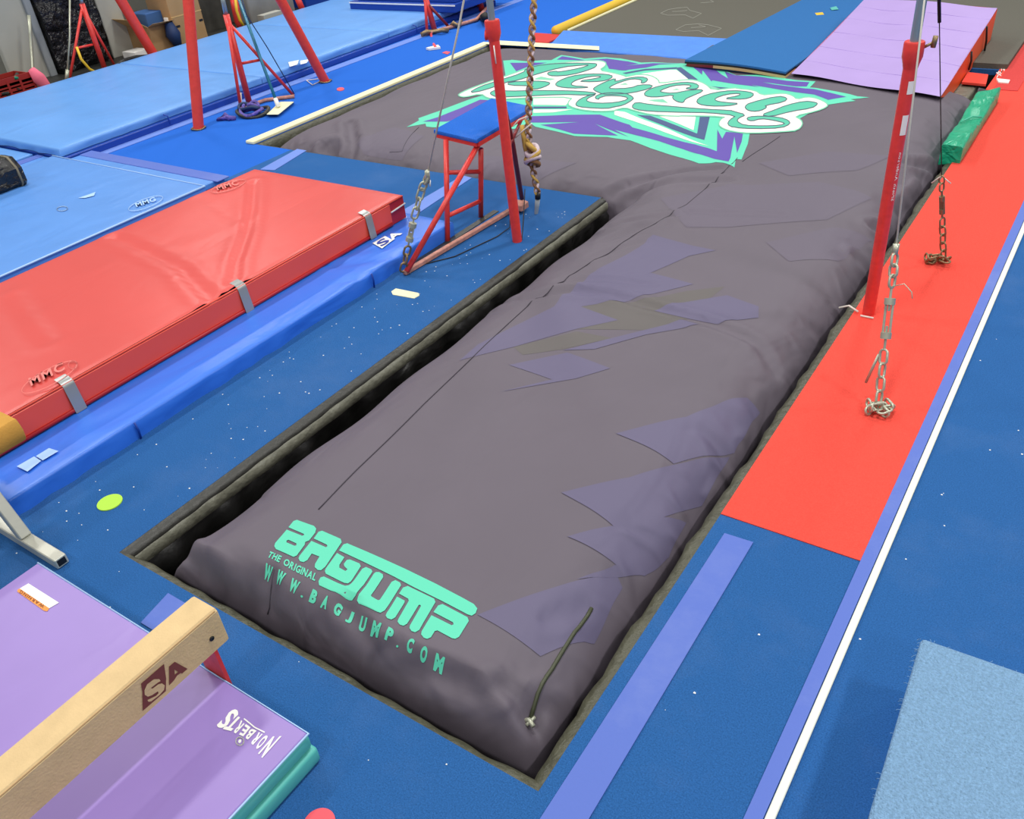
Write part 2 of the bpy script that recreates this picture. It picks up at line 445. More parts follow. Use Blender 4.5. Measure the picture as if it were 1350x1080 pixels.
# ------------------------------------------------------------------ prints (flat artwork laid onto a surface)
def chaikin(P, it=1):
    for _ in range(it):
        Q = []
        for i in range(len(P)):
            a = P[i]; b = P[(i + 1) % len(P)]
            Q += [(a[0] * .75 + b[0] * .25, a[1] * .75 + b[1] * .25), (a[0] * .25 + b[0] * .75, a[1] * .25 + b[1] * .75)]
        P = Q
    return P
def flat_bm(loops_list, to3):
    """each entry: list of loops (outer, holes...) in photo px -> mesh of the surface's 3D points"""
    bm = BM()
    for loops in loops_list:
        L3 = [[to3(*p) for p in lp] for lp in loops]
        flat = [q for lp in L3 for q in lp]
        try: tris = tessellate_polygon(L3)
        except Exception: continue
        vs = [bm.verts.new(q) for q in flat]
        for t in tris:
            if len(set(t)) == 3:
                try: bm.faces.new([vs[i] for i in t])
                except Exception: pass
    return bm
def print_on_bag(name, loops_list, m, parent, eps):
    bm = flat_bm(loops_list, lambda u, v: Vector((on_bag(u, v).x, on_bag(u, v).y, 0)))
    xs = [v.co.x for v in bm.verts]; ys = [v.co.y for v in bm.verts]
    for vals, no in ((GXS, (1, 0, 0)), (GYS, (0, 1, 0))):
        lo, hi = (min(xs), max(xs)) if no[0] else (min(ys), max(ys))
        for q in vals:
            if lo < q < hi:
                bmesh.ops.bisect_plane(bm, geom=bm.verts[:] + bm.edges[:] + bm.faces[:], plane_co=(q * no[0], q * no[1], 0), plane_no=no, dist=1e-5)
    co = np.array([v.co[:] for v in bm.verts])
    Z = hgrid(co[:, 0], co[:, 1])
    for v, z in zip(bm.verts, Z): v.co.z = z + eps
    bmesh.ops.remove_doubles(bm, verts=bm.verts, dist=1e-5)
    for f in bm.faces:
        f.normal_update()
    o = obj(name, bm, m, parent, True)
    fix_up(o)
    return o
def fix_up(o):
    me = o.data; bm = BM(); bm.from_mesh(me)
    bm.normal_update()
    fl = [f for f in bm.faces if f.normal.z < 0]
    if fl: bmesh.ops.reverse_faces(bm, faces=fl)
    bm.to_mesh(me); bm.free()
def print_flat(name, loops_list, m, parent, surf, eps=0.0015):
    """surf: ('z', z) or ('x', x) or ('y', y)"""
    k, c = surf
    f = {'z': lambda u, v: PZ(u, v, c + eps), 'x': lambda u, v: PX(u, v, c + eps), 'y': lambda u, v: PY(u, v, c - eps)}[k]
    bm = flat_bm(loops_list, f)
    return obj(name, bm, m, parent)
def outline(P, w):
    """thin quads along a closed px loop"""
    out = []; n = len(P)
    for i in range(n):
        a = P[i]; b = P[(i + 1) % n]; dx, dy = b[0] - a[0], b[1] - a[1]; L = math.hypot(dx, dy)
        if L < 1e-6: continue
        nx, ny = -dy / L * w / 2, dx / L * w / 2; ex, ey = dx / L * w * .3, dy / L * w * .3
        out.append([[(a[0] - ex + nx, a[1] - ey + ny), (b[0] + ex + nx, b[1] + ey + ny), (b[0] + ex - nx, b[1] + ey - ny), (a[0] - ex - nx, a[1] - ey - ny)]])
    return out
def polyl(P, w):
    out = []
    for a, b in zip(P[:-1], P[1:]):
        dx, dy = b[0] - a[0], b[1] - a[1]; L = math.hypot(dx, dy) + 1e-9
        nx, ny = -dy / L * w / 2, dx / L * w / 2
        out.append([[(a[0] + nx, a[1] + ny), (b[0] + nx, b[1] + ny), (b[0] - nx, b[1] - ny), (a[0] - nx, a[1] - ny)]])
    return out
_G = {}
def glyph(ch, bold=0.02):
    """loops of a glyph normalised to its box: triangles list"""
    if (ch, bold) in _G: return _G[(ch, bold)]
    cu = bpy.data.curves.new('g', 'FONT'); cu.body = ch; cu.offset = bold; cu.resolution_u = 3
    o = bpy.data.objects.new('g', cu); COL.objects.link(o)
    dg = bpy.context.evaluated_depsgraph_get(); me = bpy.data.meshes.new_from_object(o.evaluated_get(dg))
    vs = [(v.co.x, v.co.y) for v in me.vertices]; fs = [tuple(p.vertices) for p in me.polygons]
    bpy.data.objects.remove(o); bpy.data.curves.remove(cu); bpy.data.meshes.remove(me)
    x0 = min(v[0] for v in vs); x1 = max(v[0] for v in vs); y0 = min(v[1] for v in vs); y1 = max(v[1] for v in vs)
    vs = [((v[0] - x0) / (x1 - x0), (v[1] - y0) / (y1 - y0)) for v in vs]
    _G[(ch, bold)] = (vs, fs, (x1 - x0), (y1 - y0)); return _G[(ch, bold)]
def glyph_quad(ch, BL, BR, TL, TR, bold=0.02):
    vs, fs, _, _ = glyph(ch, bold)
    def mp(s, t):
        return tuple((1 - s) * (1 - t) * BL[k] + s * (1 - t) * BR[k] + (1 - s) * t * TL[k] + s * t * TR[k] for k in (0, 1))
    return [[[mp(*vs[i]) for i in f]] for f in fs]
def text_line(s, o, ex, up, bold=0.02, gap=0.12, heights=None):
    """o: baseline start px; ex: full baseline vector px; up: cap height vector px"""
    ws = []
    for ch in s:
        ws.append(0.35 if ch == ' ' else (0.2 if ch in '.-' else glyph(ch, bold)[2] + gap * 0))
    gp = gap; total = sum(ws) + gp * (len(s) - 1); x = 0; out = []
    for ch, wd in zip(s, ws):
        if ch != ' ':
            h = 0.18 if ch == '.' else 1.0
            a = x / total; b = (x + wd) / total
            BL = (o[0] + ex[0] * a, o[1] + ex[1] * a); BR = (o[0] + ex[0] * b, o[1] + ex[1] * b)
            out += glyph_quad(ch, BL, BR, (BL[0] + up[0] * h, BL[1] + up[1] * h), (BR[0] + up[0] * h, BR[1] + up[1] * h), bold)
        x += wd + gp
    return out
def fr(ox, oy, s):
    return lambda P: [(ox + a / s, oy + b / s) for a, b in P]

# =================================================================== THE SETTING
PX0, PX1, PY0, PY1 = -3.12, -0.945, 1.16, 9.75    # lane of the pit
QX0, QY0 = -7.03, 5.5
bm = BM()
def slab(bm, x0, x1, y0, y1, z1=0.0, t=0.05): box(bm, x0, x1, y0, y1, z1 - t, z1)
slab(bm, -16, 9, -5, PY0); slab(bm, PX1, 9, PY0, 22)
slab(bm, -1.6, PX1, PY1, 22); slab(bm, -6.52, PX0, PY0, QY0); slab(bm, -16, -6.52, PY0, 4.5)
struct('floor', bm, m_denim)
bm = BM()
slab(bm, -16, -6.52, 4.5, QY0); slab(bm, -16, QX0, QY0, 22); slab(bm, QX0, -1.6, PY1, 22)
struct('floor_royal_carpet', bm, m_royal)
bm = BM()
slab(bm, -16, 9, -5, 22, -0.75)
struct('floor_pit', bm, m_pit)
def wallbm(x0, x1, y0, y1): 
    b_ = BM(); box(b_, x0, x1, y0, y1, -0.75, -0.052); return b_
for nm, a in (('wall_pit_front', (PX0, PX1, PY0 - .05, PY0)), ('wall_pit_right', (PX1, PX1 + .05, PY0, PY1)), ('wall_pit_left', (PX0 - .05, PX0, PY0, QY0)),
              ('wall_pit_corner', (QX0, PX0 - .05, QY0 - .05, QY0)), ('wall_pit_far_left', (QX0 - .05, QX0, QY0, PY1)), ('wall_pit_back', (QX0, PX1, PY1, PY1 + .05))):
    struct(nm, wallbm(*a), m_pit)

# padded vinyl rim of the pit: lip + hanging wall pads (wavy)
def wavy_wall(p0, p1, nrm, prof_zs, amp, n=140, seed=1):
    rnd = random.Random(seed); ph = [rnd.uniform(0, 6.28) for _ in range(5)]
    p0 = Vector(p0); p1 = Vector(p1); nrm = Vector(nrm); bm = BM(); rows = []
    L = (p1 - p0).length
    for i in range(n + 1):
        s = i / n * L; p = p0 + (p1 - p0) * (i / n)
        wv = sum(math.sin(s * f + ph[k]) for k, f in enumerate((7, 13, 23, 37, 3))) / 5
        rows.append([bm.verts.new(p + nrm * (off + amp * a * wv * (1 if k else 0)) + Vector((0, 0, z + (0.35 * amp * wv * a)))) for k, (off, z, a) in enumerate(prof_zs)])
    for A, B in zip(rows, rows[1:]):
        for k in range(len(A) - 1): bm.faces.new((A[k], A[k + 1], B[k + 1], B[k]))
    return bm
rim = thing('pit_padding', (PX0, PY0, -0.02), 'grey and black vinyl padding lining the rim of the sunken landing pit', 'pit padding')
Vw = Vector
obj('rim_strip', wavy_wall((PX0, PY0, 0), (PX0, QY0, 0), (1, 0, 0), [(0, -0.001, 0), (0.035, -0.006, .1), (0.05, -0.02, .2), (0.046, -0.035, .2)], 0.03, seed=2), m_rimd, rim, True)
tag(obj('wall_pad', wavy_wall((PX0, PY0, 0), (PX0, QY0, 0), (1, 0, 0), [(0.045, -0.030, .2), (0.056, -0.036, .3), (0.060, -0.065, .4), (0.056, -0.095, .3), (0.045, -0.10, .2)], 0.03, seed=3), m_rim, rim, True), 'lighter grey padded band')
obj('wall_liner', wavy_wall((PX0, PY0, 0), (PX0, QY0, 0), (1, 0, 0), [(0.045, -0.10, .1), (0.06, -0.14, .6), (0.04, -0.24, 1.0), (0.05, -0.6, .6)], 0.05, seed=4), m_blackv, rim, True)
obj('rim_strip', wavy_wall((PX1, PY0, 0), (PX1, PY1, 0), (-1, 0, 0), [(0, -0.002, 0), (0.025, -0.008, .3), (0.048, -0.02, .5), (0.052, -0.06, .5), (0.02, -0.2, .2)], 0.03, seed=5), m_rim2, rim, True)
obj('rim_strip', wavy_wall((PX0, PY0, 0), (PX1, PY0, 0), (0, 1, 0), [(0, -0.002, 0), (0.02, -0.008, .3), (0.032, -0.02, .5), (0.034, -0.06, .4), (0.015, -0.3, .2)], 0.02, seed=6), m_rim2, rim, True)
obj('rim_strip', wavy_wall((QX0, QY0, 0), (QX0, PY1, 0), (1, 0, 0), [(0, -0.005, 0), (0.03, -0.01, .3), (0.05, -0.03, .3), (0.06, -0.10, .4), (0.03, -0.2, .2)], 0.03, seed=7), m_rim2, rim, True)
obj('rim_strip', wavy_wall((QX0, QY0, 0), (PX0, QY0, 0), (0, 1, 0), [(0, -0.004, 0), (0.03, -0.01, .2), (0.05, -0.05, .3), (0.04, -0.2, .2)], 0.02, seed=8), m_rimd, rim, True)
obj('wall_liner', wavy_wall((QX0 + .02, QY0, 0), (QX0 + .02, PY1, 0), (1, 0, 0), [(0.06, -0.2, .1), (0.12, -0.26, 1), (0.10, -0.5, .6)], 0.05, seed=9), m_blackv, rim, True)

# cream edging strip on the far left side of the wide pit
ed = BM(); box(ed, QX0 - 0.115, QX0 + 0.0, QY0 - 0.02, 9.62, 0.0, 0.03); bev(ed, 0.006, 1)
tag(obj('edge_trim', ed, m_cream), 'long cream foam edging strip along the left side of the wide pit', 'edging')
ed = BM(); hexa(ed, [PZ(640, 58, 0), PZ(790, 66, 0), PZ(790, 61, 0), PZ(652, 53, 0), PZ(640, 58, .03), PZ(790, 66, .03), PZ(790, 61, .03), PZ(652, 53, .03)])
tag(obj('edge_trim', ed, m_cream), 'short cream edging strip across the far end of the wide pit, behind the rope', 'edging')

# red carpet lane, its tape, the white edging, right-hand tapes
bm = BM(); slab(bm, PX1, -0.375, 2.6, 9.05, 0.004, 0.004); slab(bm, -1.06, -0.375, 9.05, 21, 0.004, 0.004)
tag(obj('carpet_runner', bm, m_redcarpet), 'bright red carpet runner along the right edge of the pit', 'carpet')
o = tag(obj('white_edging', bbox(-0.322, -0.295, -0.8, 21, 0.0, 0.012, 0.003, 1), m_white), 'long thin white strip beside the red runner', 'edging')
def tape(pts, label, z=0.005, m=None, name='floor_tape', group=None):
    bm = BM(); prism(bm, [(p[0], p[1]) for p in pts], z - 0.004, z); return tag(obj(name, bm, m or m_tape), label, 'tape', group)
tape([(-0.375, -0.8), (-0.326, -0.8), (-0.326, 21), (-0.375, 21)], 'long periwinkle tape line running beside the white strip', 0.006)
a = PZ(955, 704); b_ = PZ(993, 716)
tape([(a.x, a.y), (b_.x, b_.y), (-0.765, -0.8), (-0.90, -0.8)], 'broad periwinkle tape strip on the floor right of the black bag', 0.005)
tape([tuple(PZ(*p)[:2]) for p in ((186, 822), (222, 783), (246, 797), (212, 838))], 'short periwinkle tape piece between the lilac mat and the pit corner')
tape([tuple(PZ(*p)[:2]) for p in ((343, 224), (392, 197), (404, 199), (362, 225))], 'pale tape line between the red mat and the near corner of the cream edging', m=m_tape2)
tape([tuple(PZ(*p)[:2]) for p in ((500, 296), (610, 232), (622, 235), (530, 296))], 'pale tape line leading under the blue topped spotting stool', m=m_tape2)
tape([(-8.56, 4.5), (-8.40, 4.5), (-8.25, 12.5), (-8.41, 12.5)], 'long pale tape line beside the pale blue stacked mats', m=m_tape2)

bm = BM(); slab(bm, -1.0, -0.80, 9.06, 20.9, 0.010, 0.006)
tag(obj('carpet_runner', bm, m_redcarpet2), 'faded darker red strip along the left edge of the far end of the red runner', 'carpet')
# walls at the back left
struct('wall_left', bbox(-13.6, -13.4, -5, 24, 0, 3.4), m_wall)
struct('wall_back', bbox(-13.6, 9, 22, 22.2, 0, 3.4), m_wall)

# =================================================================== THE BAG
bag = thing('landing_bag', (-2.0, 5.4, -0.5), 'huge dark grey T-shaped inflatable landing bag with mint lettering, filling the pit', 'landing bag')
cover = obj('bag_cover', surf_bm(), m_bag, bag, True)
fix = cover.data
# printed shards
f6 = fr(600, 200, 3.375); f3 = fr(600, 740, 3.376)
shards = [
    f6([(540, 600), (640, 520), (820, 430), (880, 370), (1060, 420), (1160, 440), (1040, 465), (870, 540), (1060, 590), (940, 620), (820, 650), (690, 670), (560, 690), (725, 750), (540, 790), (260, 870), (20, 930), (100, 860), (300, 760), (440, 690), (480, 640)]),
    f6([(240, 950), (500, 895), (690, 965), (540, 1010), (200, 1070), (430, 1015)]),
    f6([(480, 885), (700, 830), (1010, 755), (1090, 775), (850, 815), (620, 880)]),
    f6([(880, 700), (1210, 640), (1350, 690), (1350, 740), (1170, 765), (1040, 735)]),
    f3([(100, 240), (580, 80), (720, 65), (745, 120), (620, 370), (380, 425)]),
    [(812, 572), (905, 550), (985, 525), (1002, 545), (968, 598), (905, 607), (888, 612)],
    [(740, 650), (830, 630), (905, 610), (962, 603), (925, 668), (860, 690), (812, 697)],
    [(748, 708), (830, 690), (905, 690), (882, 735), (850, 760), (760, 765), (812, 745)],
]
shards2 = [
    [(870, 262), (960, 245), (1080, 240), (1150, 262), (1090, 290), (960, 300), (905, 300)],
    [(1000, 215), (1090, 200), (1175, 206), (1130, 225), (1040, 232)],
    [(1010, 320), (1100, 300), (1150, 318), (1105, 345), (1040, 345)],
    [(560, 245), (640, 205), (760, 215), (700, 250), (640, 262)],
    [(470, 190), (520, 168), (560, 180), (530, 212), (480, 205)],
]
for i, s in enumerate(shards): print_on_bag('printed_shard', [[s]], m_shard, bag, 0.0015 + 0.0002 * i)
for s in shards2: print_on_bag('printed_shard', [[s]], m_shard2, bag, 0.0015)
olive = [f6([(560, 690), (690, 670), (880, 655), (1030, 620), (1200, 600), (1010, 755), (840, 795), (540, 790), (725, 750)]),
         f6([(260, 870), (540, 800), (700, 830), (480, 880), (300, 905)])]
for s in olive: print_on_bag('printed_shard', [[s]], m_olive, bag, 0.0008)
# seams
def seam(px, r=0.0035):
    pts = []
    P = [on_bag(*p) for p in px]
    for a, b in zip(P[:-1], P[1:]):
        n = max(2, int((b - a).length / 0.05))
        for k in range(n):
            q = a.lerp(b, k / n); pts.append((q.x, q.y, float(hgrid(q.x, q.y)[0]) + 0.0005))
    return tb(pts, r, 5)
obj('stitched_seam', seam([(420, 672), (470, 620), (560, 532), (640, 455), (700, 400), (770, 352), (835, 312), (905, 270), (958, 225), (975, 205)]), m_seam, bag, True)
obj('stitched_seam', seam([(552, 168), (530, 200), (512, 222)]), m_seam, bag, True)
obj('stitched_seam', seam([(362, 752), (355, 800), (352, 822)]), m_seam, bag, True)
obj('stitched_seam', seam([(1028, 180), (990, 205), (975, 216)]), m_seam, bag, True)
# zip
zp = BM(); A = on_bag(697, 945); B_ = on_bag(780, 803)
zpts = []
for k in range(15):
    q = A.lerp(B_, k / 14); zpts.append((q.x, q.y, float(hgrid(q.x, q.y)[0]) + 0.004))
tube(zp, zpts, 0.008, 6)
zo = obj('zip', zp, m_dgreen, bag, True)
zz = BM(); q = zpts[0]
tube(zz, [(q[0] - .02, q[1] - .01, q[2] + .008), (q[0] + .0, q[1], q[2] + .014), (q[0] + .025, q[1] - .012, q[2] + .01)], 0.009, 6)
tube(zz, [(q[0] + .0, q[1] - .02, q[2] + .008), (q[0] + .01, q[1] + .02, q[2] + .012)], 0.007, 6)
obj('zip_pull', zz, m_steel, zo, True)

# --- bagjump lettering
fa, fb, fc = fr(340, 680, 11.25), fr(420, 710, 11.25), fr(520, 750, 11.25); fz = fr(320, 660, 3.97)
LET = [
    [fa([(455, 178), (530, 85), (580, 68), (835, 158), (868, 200), (850, 262), (760, 375), (705, 395), (695, 440), (578, 598), (530, 618), (270, 502), (245, 460), (258, 412), (430, 213), (660, 305), (690, 292), (680, 274)]),
     fa([(430, 372), (460, 365), (575, 418), (572, 448), (545, 452), (425, 402)])],
    [fa([(830, 345), (900, 245), (955, 230), (1230, 350), (1245, 400), (1000, 765), (940, 815), (890, 812), (845, 770), (850, 720), (915, 612), (800, 568), (735, 665), (680, 695), (625, 682), (605, 640), (620, 600), (795, 380), (1010, 475), (1035, 457), (1022, 435)])],
    [fb([(275, 222), (385, 285), (310, 400), (310, 440), (400, 490), (430, 465), (385, 420), (375, 385), (420, 325), (465, 318), (610, 378), (628, 420), (480, 650), (440, 680), (385, 670), (110, 530), (95, 490), (110, 450)])],
    [fb([(305, 185), (370, 95), (425, 78)]) + fc([(150, 2), (600, 220), (1000, 430), (1180, 530), (1230, 595), (1205, 665), (1150, 702), (1090, 685), (700, 480), (300, 285), (0, 125)])],
    [fb([(30, 585), (80, 570), (400, 725), (455, 715), (495, 675), (650, 455), (705, 430), (785, 465), (800, 500), (560, 870), (500, 925), (455, 920), (10, 700), (0, 640)])],
    [fb([(850, 505), (900, 505), (955, 540), (960, 580), (780, 858), (790, 880), (885, 930), (910, 920), (1085, 650), (1140, 625), (1210, 660), (1225, 700), (985, 1085), (925, 1135), (870, 1120), (600, 985), (575, 940), (590, 900), (820, 530)])],
    [fc([(40, 418), (155, 480), (150, 510), (15, 730), (-40, 770), (-100, 755), (-125, 715), (-110, 670)])],
    [fc([(70, 375), (130, 285), (200, 262), (590, 450), (610, 500), (370, 920), (310, 965), (260, 950), (228, 900), (235, 850), (395, 560), (385, 540), (360, 545), (190, 830), (140, 868), (85, 850), (50, 800), (60, 755), (215, 480), (205, 450)])],
    [fc([(580, 648), (650, 550), (715, 530), (1085, 725), (1105, 780), (960, 1015), (900, 1048), (850, 1035), (640, 920), (600, 930), (545, 1030), (490, 1062), (440, 1045), (400, 990), (405, 940), (550, 695), (850, 845), (880, 830), (870, 800)])],
]
print_on_bag('printed_wordmark', LET, m_mint, bag, 0.0025)
T = [[fa([p])[0] for p in lp[0]] for lp in text_line('THE ORIGINAL', (145, 640), (700, 335), (42, -104), 0.035, 0.10)]
print_on_bag('printed_small_text', [[t] for t in T], m_mint, bag, 0.0025)
for ch, x0, x1 in (('W', 103, 138), ('W', 170, 208), ('W', 238, 280), ('.', 302, 314), ('B', 345, 375), ('A', 405, 438), ('G', 472, 502), ('J', 533, 560), ('U', 598, 630), ('M', 664, 708), ('P', 745, 776), ('.', 803, 815), ('C', 856, 884), ('O', 922, 954), ('M', 993, 1038)):
    h = 0.17 if ch == '.' else 1.0
    yb = lambda x: 402 + (x - 103) * 0.532
    U_ = (24 * h, -66 * h)
    W = glyph_quad(ch, (x0, yb(x0)), (x1, yb(x1)), (x0 + U_[0], yb(x0) + U_[1]), (x1 + U_[0], yb(x1) + U_[1]), 0.06)
    print_on_bag('printed_letter', [[fz(l) for l in lp] for lp in W], m_mint, bag, 0.0028)

# --- Legacy artwork
F4, F5, F6, F7, F8 = fr(530, 60, 8.4375), fr(670, 60, 8.4375), fr(810, 70, 8.4375), fr(900, 95, 8.4375), fr(990, 80, 8.4375)
green = (F4([(50, 910), (190, 835), (180, 812), (400, 735), (740, 605), (900, 555), (1050, 480), (1150, 330), (1125, 170), (1230, 162)]) +
         F5([(0, 170), (40, 160), (200, 178), (380, 165), (480, 165), (590, 108), (850, 148), (1080, 132), (1250, 148)]) +
         F6([(0, 48), (100, 68), (300, 108), (430, 103), (760, 116), (1000, 146), (1120, 160), (1200, 172)]) + F7([(540, 15), (600, 38), (900, 32)]) +
         F8([(140, 158), (500, 218), (720, 232), (655, 300), (720, 305), (1100, 375), (1180, 398), (1320, 410), (1110, 432), (1165, 450), (860, 492), (700, 560)]) +
         F7([(1300, 520), (1330, 600), (1250, 665), (745, 690), (725, 800), (655, 975), (590, 970), (575, 1075), (490, 1045), (370, 1005), (300, 1025), (180, 1020), (0, 960)]) +
         F6([(400, 1060), (180, 975), (0, 950)]) + F5([(1100, 1020), (740, 1010), (550, 962), (300, 905), (240, 860)]) + F4([(1250, 930), (340, 912), (270, 905), (262, 872)]))
print_on_bag('printed_emblem_base', [[green]], m_mint, bag, 0.002)
pur = [
    F4([(232, 850), (400, 800), (640, 705), (870, 605), (960, 610), (1040, 640), (800, 780), (500, 850), (400, 850)]),
    F5([(240, 790), (640, 775), (1020, 772), (1350, 885)]) + F6([(200, 830), (560, 935), (900, 1020)]) +
    F7([(380, 885), (385, 640), (440, 745), (480, 670), (670, 690), (655, 780), (605, 905), (575, 720), (530, 960), (510, 1000), (350, 970), (150, 910), (0, 860)]) +
    F6([(500, 985), (250, 920), (0, 855)]) + F5([(1340, 1020), (960, 870), (1220, 1005), (950, 995), (730, 985), (560, 935), (360, 885), (800, 855), (240, 860)]),
    F5([(20, 195), (230, 193), (430, 193), (200, 245), (90, 290)]),
    F5([(540, 160), (600, 122), (850, 165), (1100, 148), (1350, 185)]) + F6([(100, 85), (270, 122), (110, 145), (430, 115), (740, 118), (500, 130), (350, 165), (100, 197), (0, 190)]) + F5([(1330, 280), (1120, 262), (1085, 190), (1000, 176)]),
    F6([(850, 142), (1000, 152), (1100, 168), (1190, 240), (1265, 285), (1225, 205), (1350, 250)]) +
    F8([(100, 182), (400, 227), (650, 242), (620, 290), (500, 290), (120, 240), (240, 265), (600, 312), (700, 318), (1060, 405), (860, 440), (700, 380), (500, 355), (0, 270)]) +
    F7([(850, 170), (600, 140), (330, 95)]) + F6([(1080, 320), (980, 192), (975, 245), (900, 180)]),
]
for p in pur: print_on_bag('printed_emblem_purple', [[p]], m_purple, bag, 0.003)
nav = [F6([(700, 165), (740, 160), (930, 300), (830, 300), (690, 180)]),
       F6([(250, 690), (400, 700), (640, 790), (920, 900), (950, 715), (1060, 715), (1000, 970), (640, 850)]),
       F5([(280, 683), (650, 683), (650, 702), (280, 706)]), F7([(310, 160), (400, 170), (520, 180), (360, 200)]),
       F6([(90, 225), (350, 178), (700, 160), (690, 178), (350, 196), (130, 235)])]
for p in nav: print_on_bag('printed_emblem_slate', [[p]], m_navy, bag, 0.0036)
crm = [F6([(500, 708), (905, 712), (880, 862)]), F6([(0, 642), (120, 660), (600, 850), (1050, 1035), (560, 885), (200, 755), (0, 690)]),
       F6([(240, 242), (620, 190), (690, 190), (830, 300), (520, 352), (400, 300)]), F5([(280, 588), (720, 583), (640, 668), (280, 664)]),
       F5([(280, 716), (720, 714), (500, 748), (280, 752)])]
for p in crm: print_on_bag('printed_emblem_cream', [[p]], m_lcream, bag, 0.0036)
white = (F4([(625, 550), (720, 500), (880, 440), (1050, 380), (1350, 275)]) + F5([(300, 240), (600, 190), (980, 168), (1080, 185), (1092, 225), (1010, 280), (1150, 305), (1250, 330), (1300, 345)]) +
         F6([(130, 270), (260, 240), (400, 250), (490, 300), (500, 345), (780, 300), (900, 305), (1010, 345), (1090, 420), (1350, 390)]) +
         F7([(600, 188), (800, 205), (880, 262), (1000, 250), (1130, 240), (1220, 265), (1270, 310)]) +
         F8([(620, 405), (740, 425), (850, 480), (850, 520), (720, 570), (480, 622), (560, 665), (575, 720), (520, 780), (380, 795), (0, 815)]) +
         F7([(560, 670), (440, 630), (395, 590), (420, 530), (480, 500), (0, 490)]) + F6([(700, 710), (400, 690), (220, 645), (120, 610), (0, 640)]) +
         F5([(1200, 730), (1000, 740), (800, 720), (680, 680), (660, 640), (720, 580), (300, 583), (0, 600)]) + F4([(1050, 600), (950, 590), (880, 540), (700, 580), (640, 570)]))
white = chaikin(white, 1)
print_on_bag('printed_script_outline', [[white]], m_lcream, bag, 0.0045)
print_on_bag('printed_script_border', outline(white, 1.5), m_edge, bag, 0.0050)
for hp in (F5([(300, 372), (365, 350), (450, 368), (530, 376), (470, 392), (300, 384)]), F6([(365, 528), (540, 516), (600, 562), (450, 546)]), F6([(55, 360), (120, 338), (155, 356)]), F6([(640, 418), (690, 400), (732, 414)]), F6([(1040, 365), (1100, 380), (1180, 400), (1090, 405)])):
    print_on_bag('printed_script_gap', [[hp]], m_edge, bag, 0.0052)
LT = [
    F4([(740, 535), (860, 465), (1060, 400), (1350, 310)]) + F5([(200, 260), (400, 215), (700, 200), (960, 203), (995, 218), (950, 262), (700, 335), (500, 348), (435, 330), (445, 303), (530, 290), (560, 302), (800, 258), (905, 222), (850, 222), (600, 245), (300, 330), (100, 395), (0, 410)]) + F4([(1180, 410), (900, 510)]),
    F5([(0, 412), (300, 400), (440, 410), (472, 430), (400, 470), (300, 495), (255, 482), (285, 455), (0, 450)]),
    F4([(975, 545), (1000, 515), (1080, 497)]) + F5([(0, 515), (300, 505), (700, 510), (930, 525), (990, 545), (880, 560), (600, 550), (0, 578)]) + F4([(1050, 580)]),
    F5([(520, 440), (560, 400), (700, 345), (900, 320), (1100, 325), (1175, 350), (1100, 395), (950, 412), (760, 405), (1020, 365), (1030, 345), (900, 352), (760, 388), (695, 430), (720, 455), (850, 462), (900, 475), (700, 482), (560, 467)]),
    F5([(940, 500), (965, 468), (1080, 410), (1200, 368)]) + F6([(0, 328), (150, 283), (300, 268), (380, 292), (345, 335), (290, 342), (312, 305), (200, 290), (60, 330), (-60, 385), (-40, 405), (180, 395), (280, 358), (430, 360), (400, 400), (200, 450), (0, 466), (-120, 468)]),
    F5([(750, 650), (800, 600), (900, 560), (990, 545), (870, 600), (880, 632), (1000, 650), (1200, 642), (1340, 605), (1300, 572), (1100, 562), (1010, 590), (1010, 607), (965, 595), (980, 560), (1100, 530), (1300, 535)]) + F6([(200, 488), (216, 520), (100, 588), (0, 605)]) + F5([(1100, 710), (850, 697), (760, 680)]),
    F6([(325, 470), (360, 420), (500, 370), (700, 335), (850, 330), (940, 360), (930, 400), (860, 410), (780, 402), (862, 378), (820, 357), (650, 368), (515, 420), (512, 440), (650, 455), (830, 420), (960, 410), (992, 430), (850, 490), (785, 520), (770, 560), (700, 550), (642, 510), (660, 470), (500, 495), (380, 495)]),
    F7([(150, 330), (200, 280), (350, 235), (550, 210), (740, 225), (800, 255), (740, 300), (600, 312), (450, 302), (630, 270), (640, 242), (480, 255), (355, 300), (370, 330), (500, 347), (640, 357), (500, 386), (300, 386), (180, 366)]),
    F6([(190, 600), (240, 550), (400, 580), (700, 605), (1000, 630), (1300, 645)]) + F7([(550, 440), (710, 482), (620, 520), (602, 555), (680, 600), (900, 607), (1080, 600), (1150, 577), (1000, 542), (870, 525), (770, 555), (710, 535), (730, 505), (870, 495), (1080, 510), (1180, 545), (1197, 585), (1100, 630), (800, 640), (560, 625), (495, 590), (520, 540), (600, 490), (300, 460), (0, 455)]) + F6([(700, 665), (400, 655), (230, 635)]),
    F7([(690, 390), (740, 350), (1060, 272), (1170, 295), (1130, 340), (910, 380), (940, 400), (870, 437), (780, 447), (710, 427)]),
    F8([(110, 610), (250, 560), (400, 500), (600, 455), (720, 470), (745, 490), (680, 535), (450, 570), (220, 632)]),
]
LT = [chaikin(p, 1) for p in LT]
print_on_bag('printed_script_letters', [[p] for p in LT], m_mint2, bag, 0.0058)
OL = []
for p in LT: OL += outline(p, 1.0)
print_on_bag('printed_script_lines', OL, m_line, bag, 0.0066)

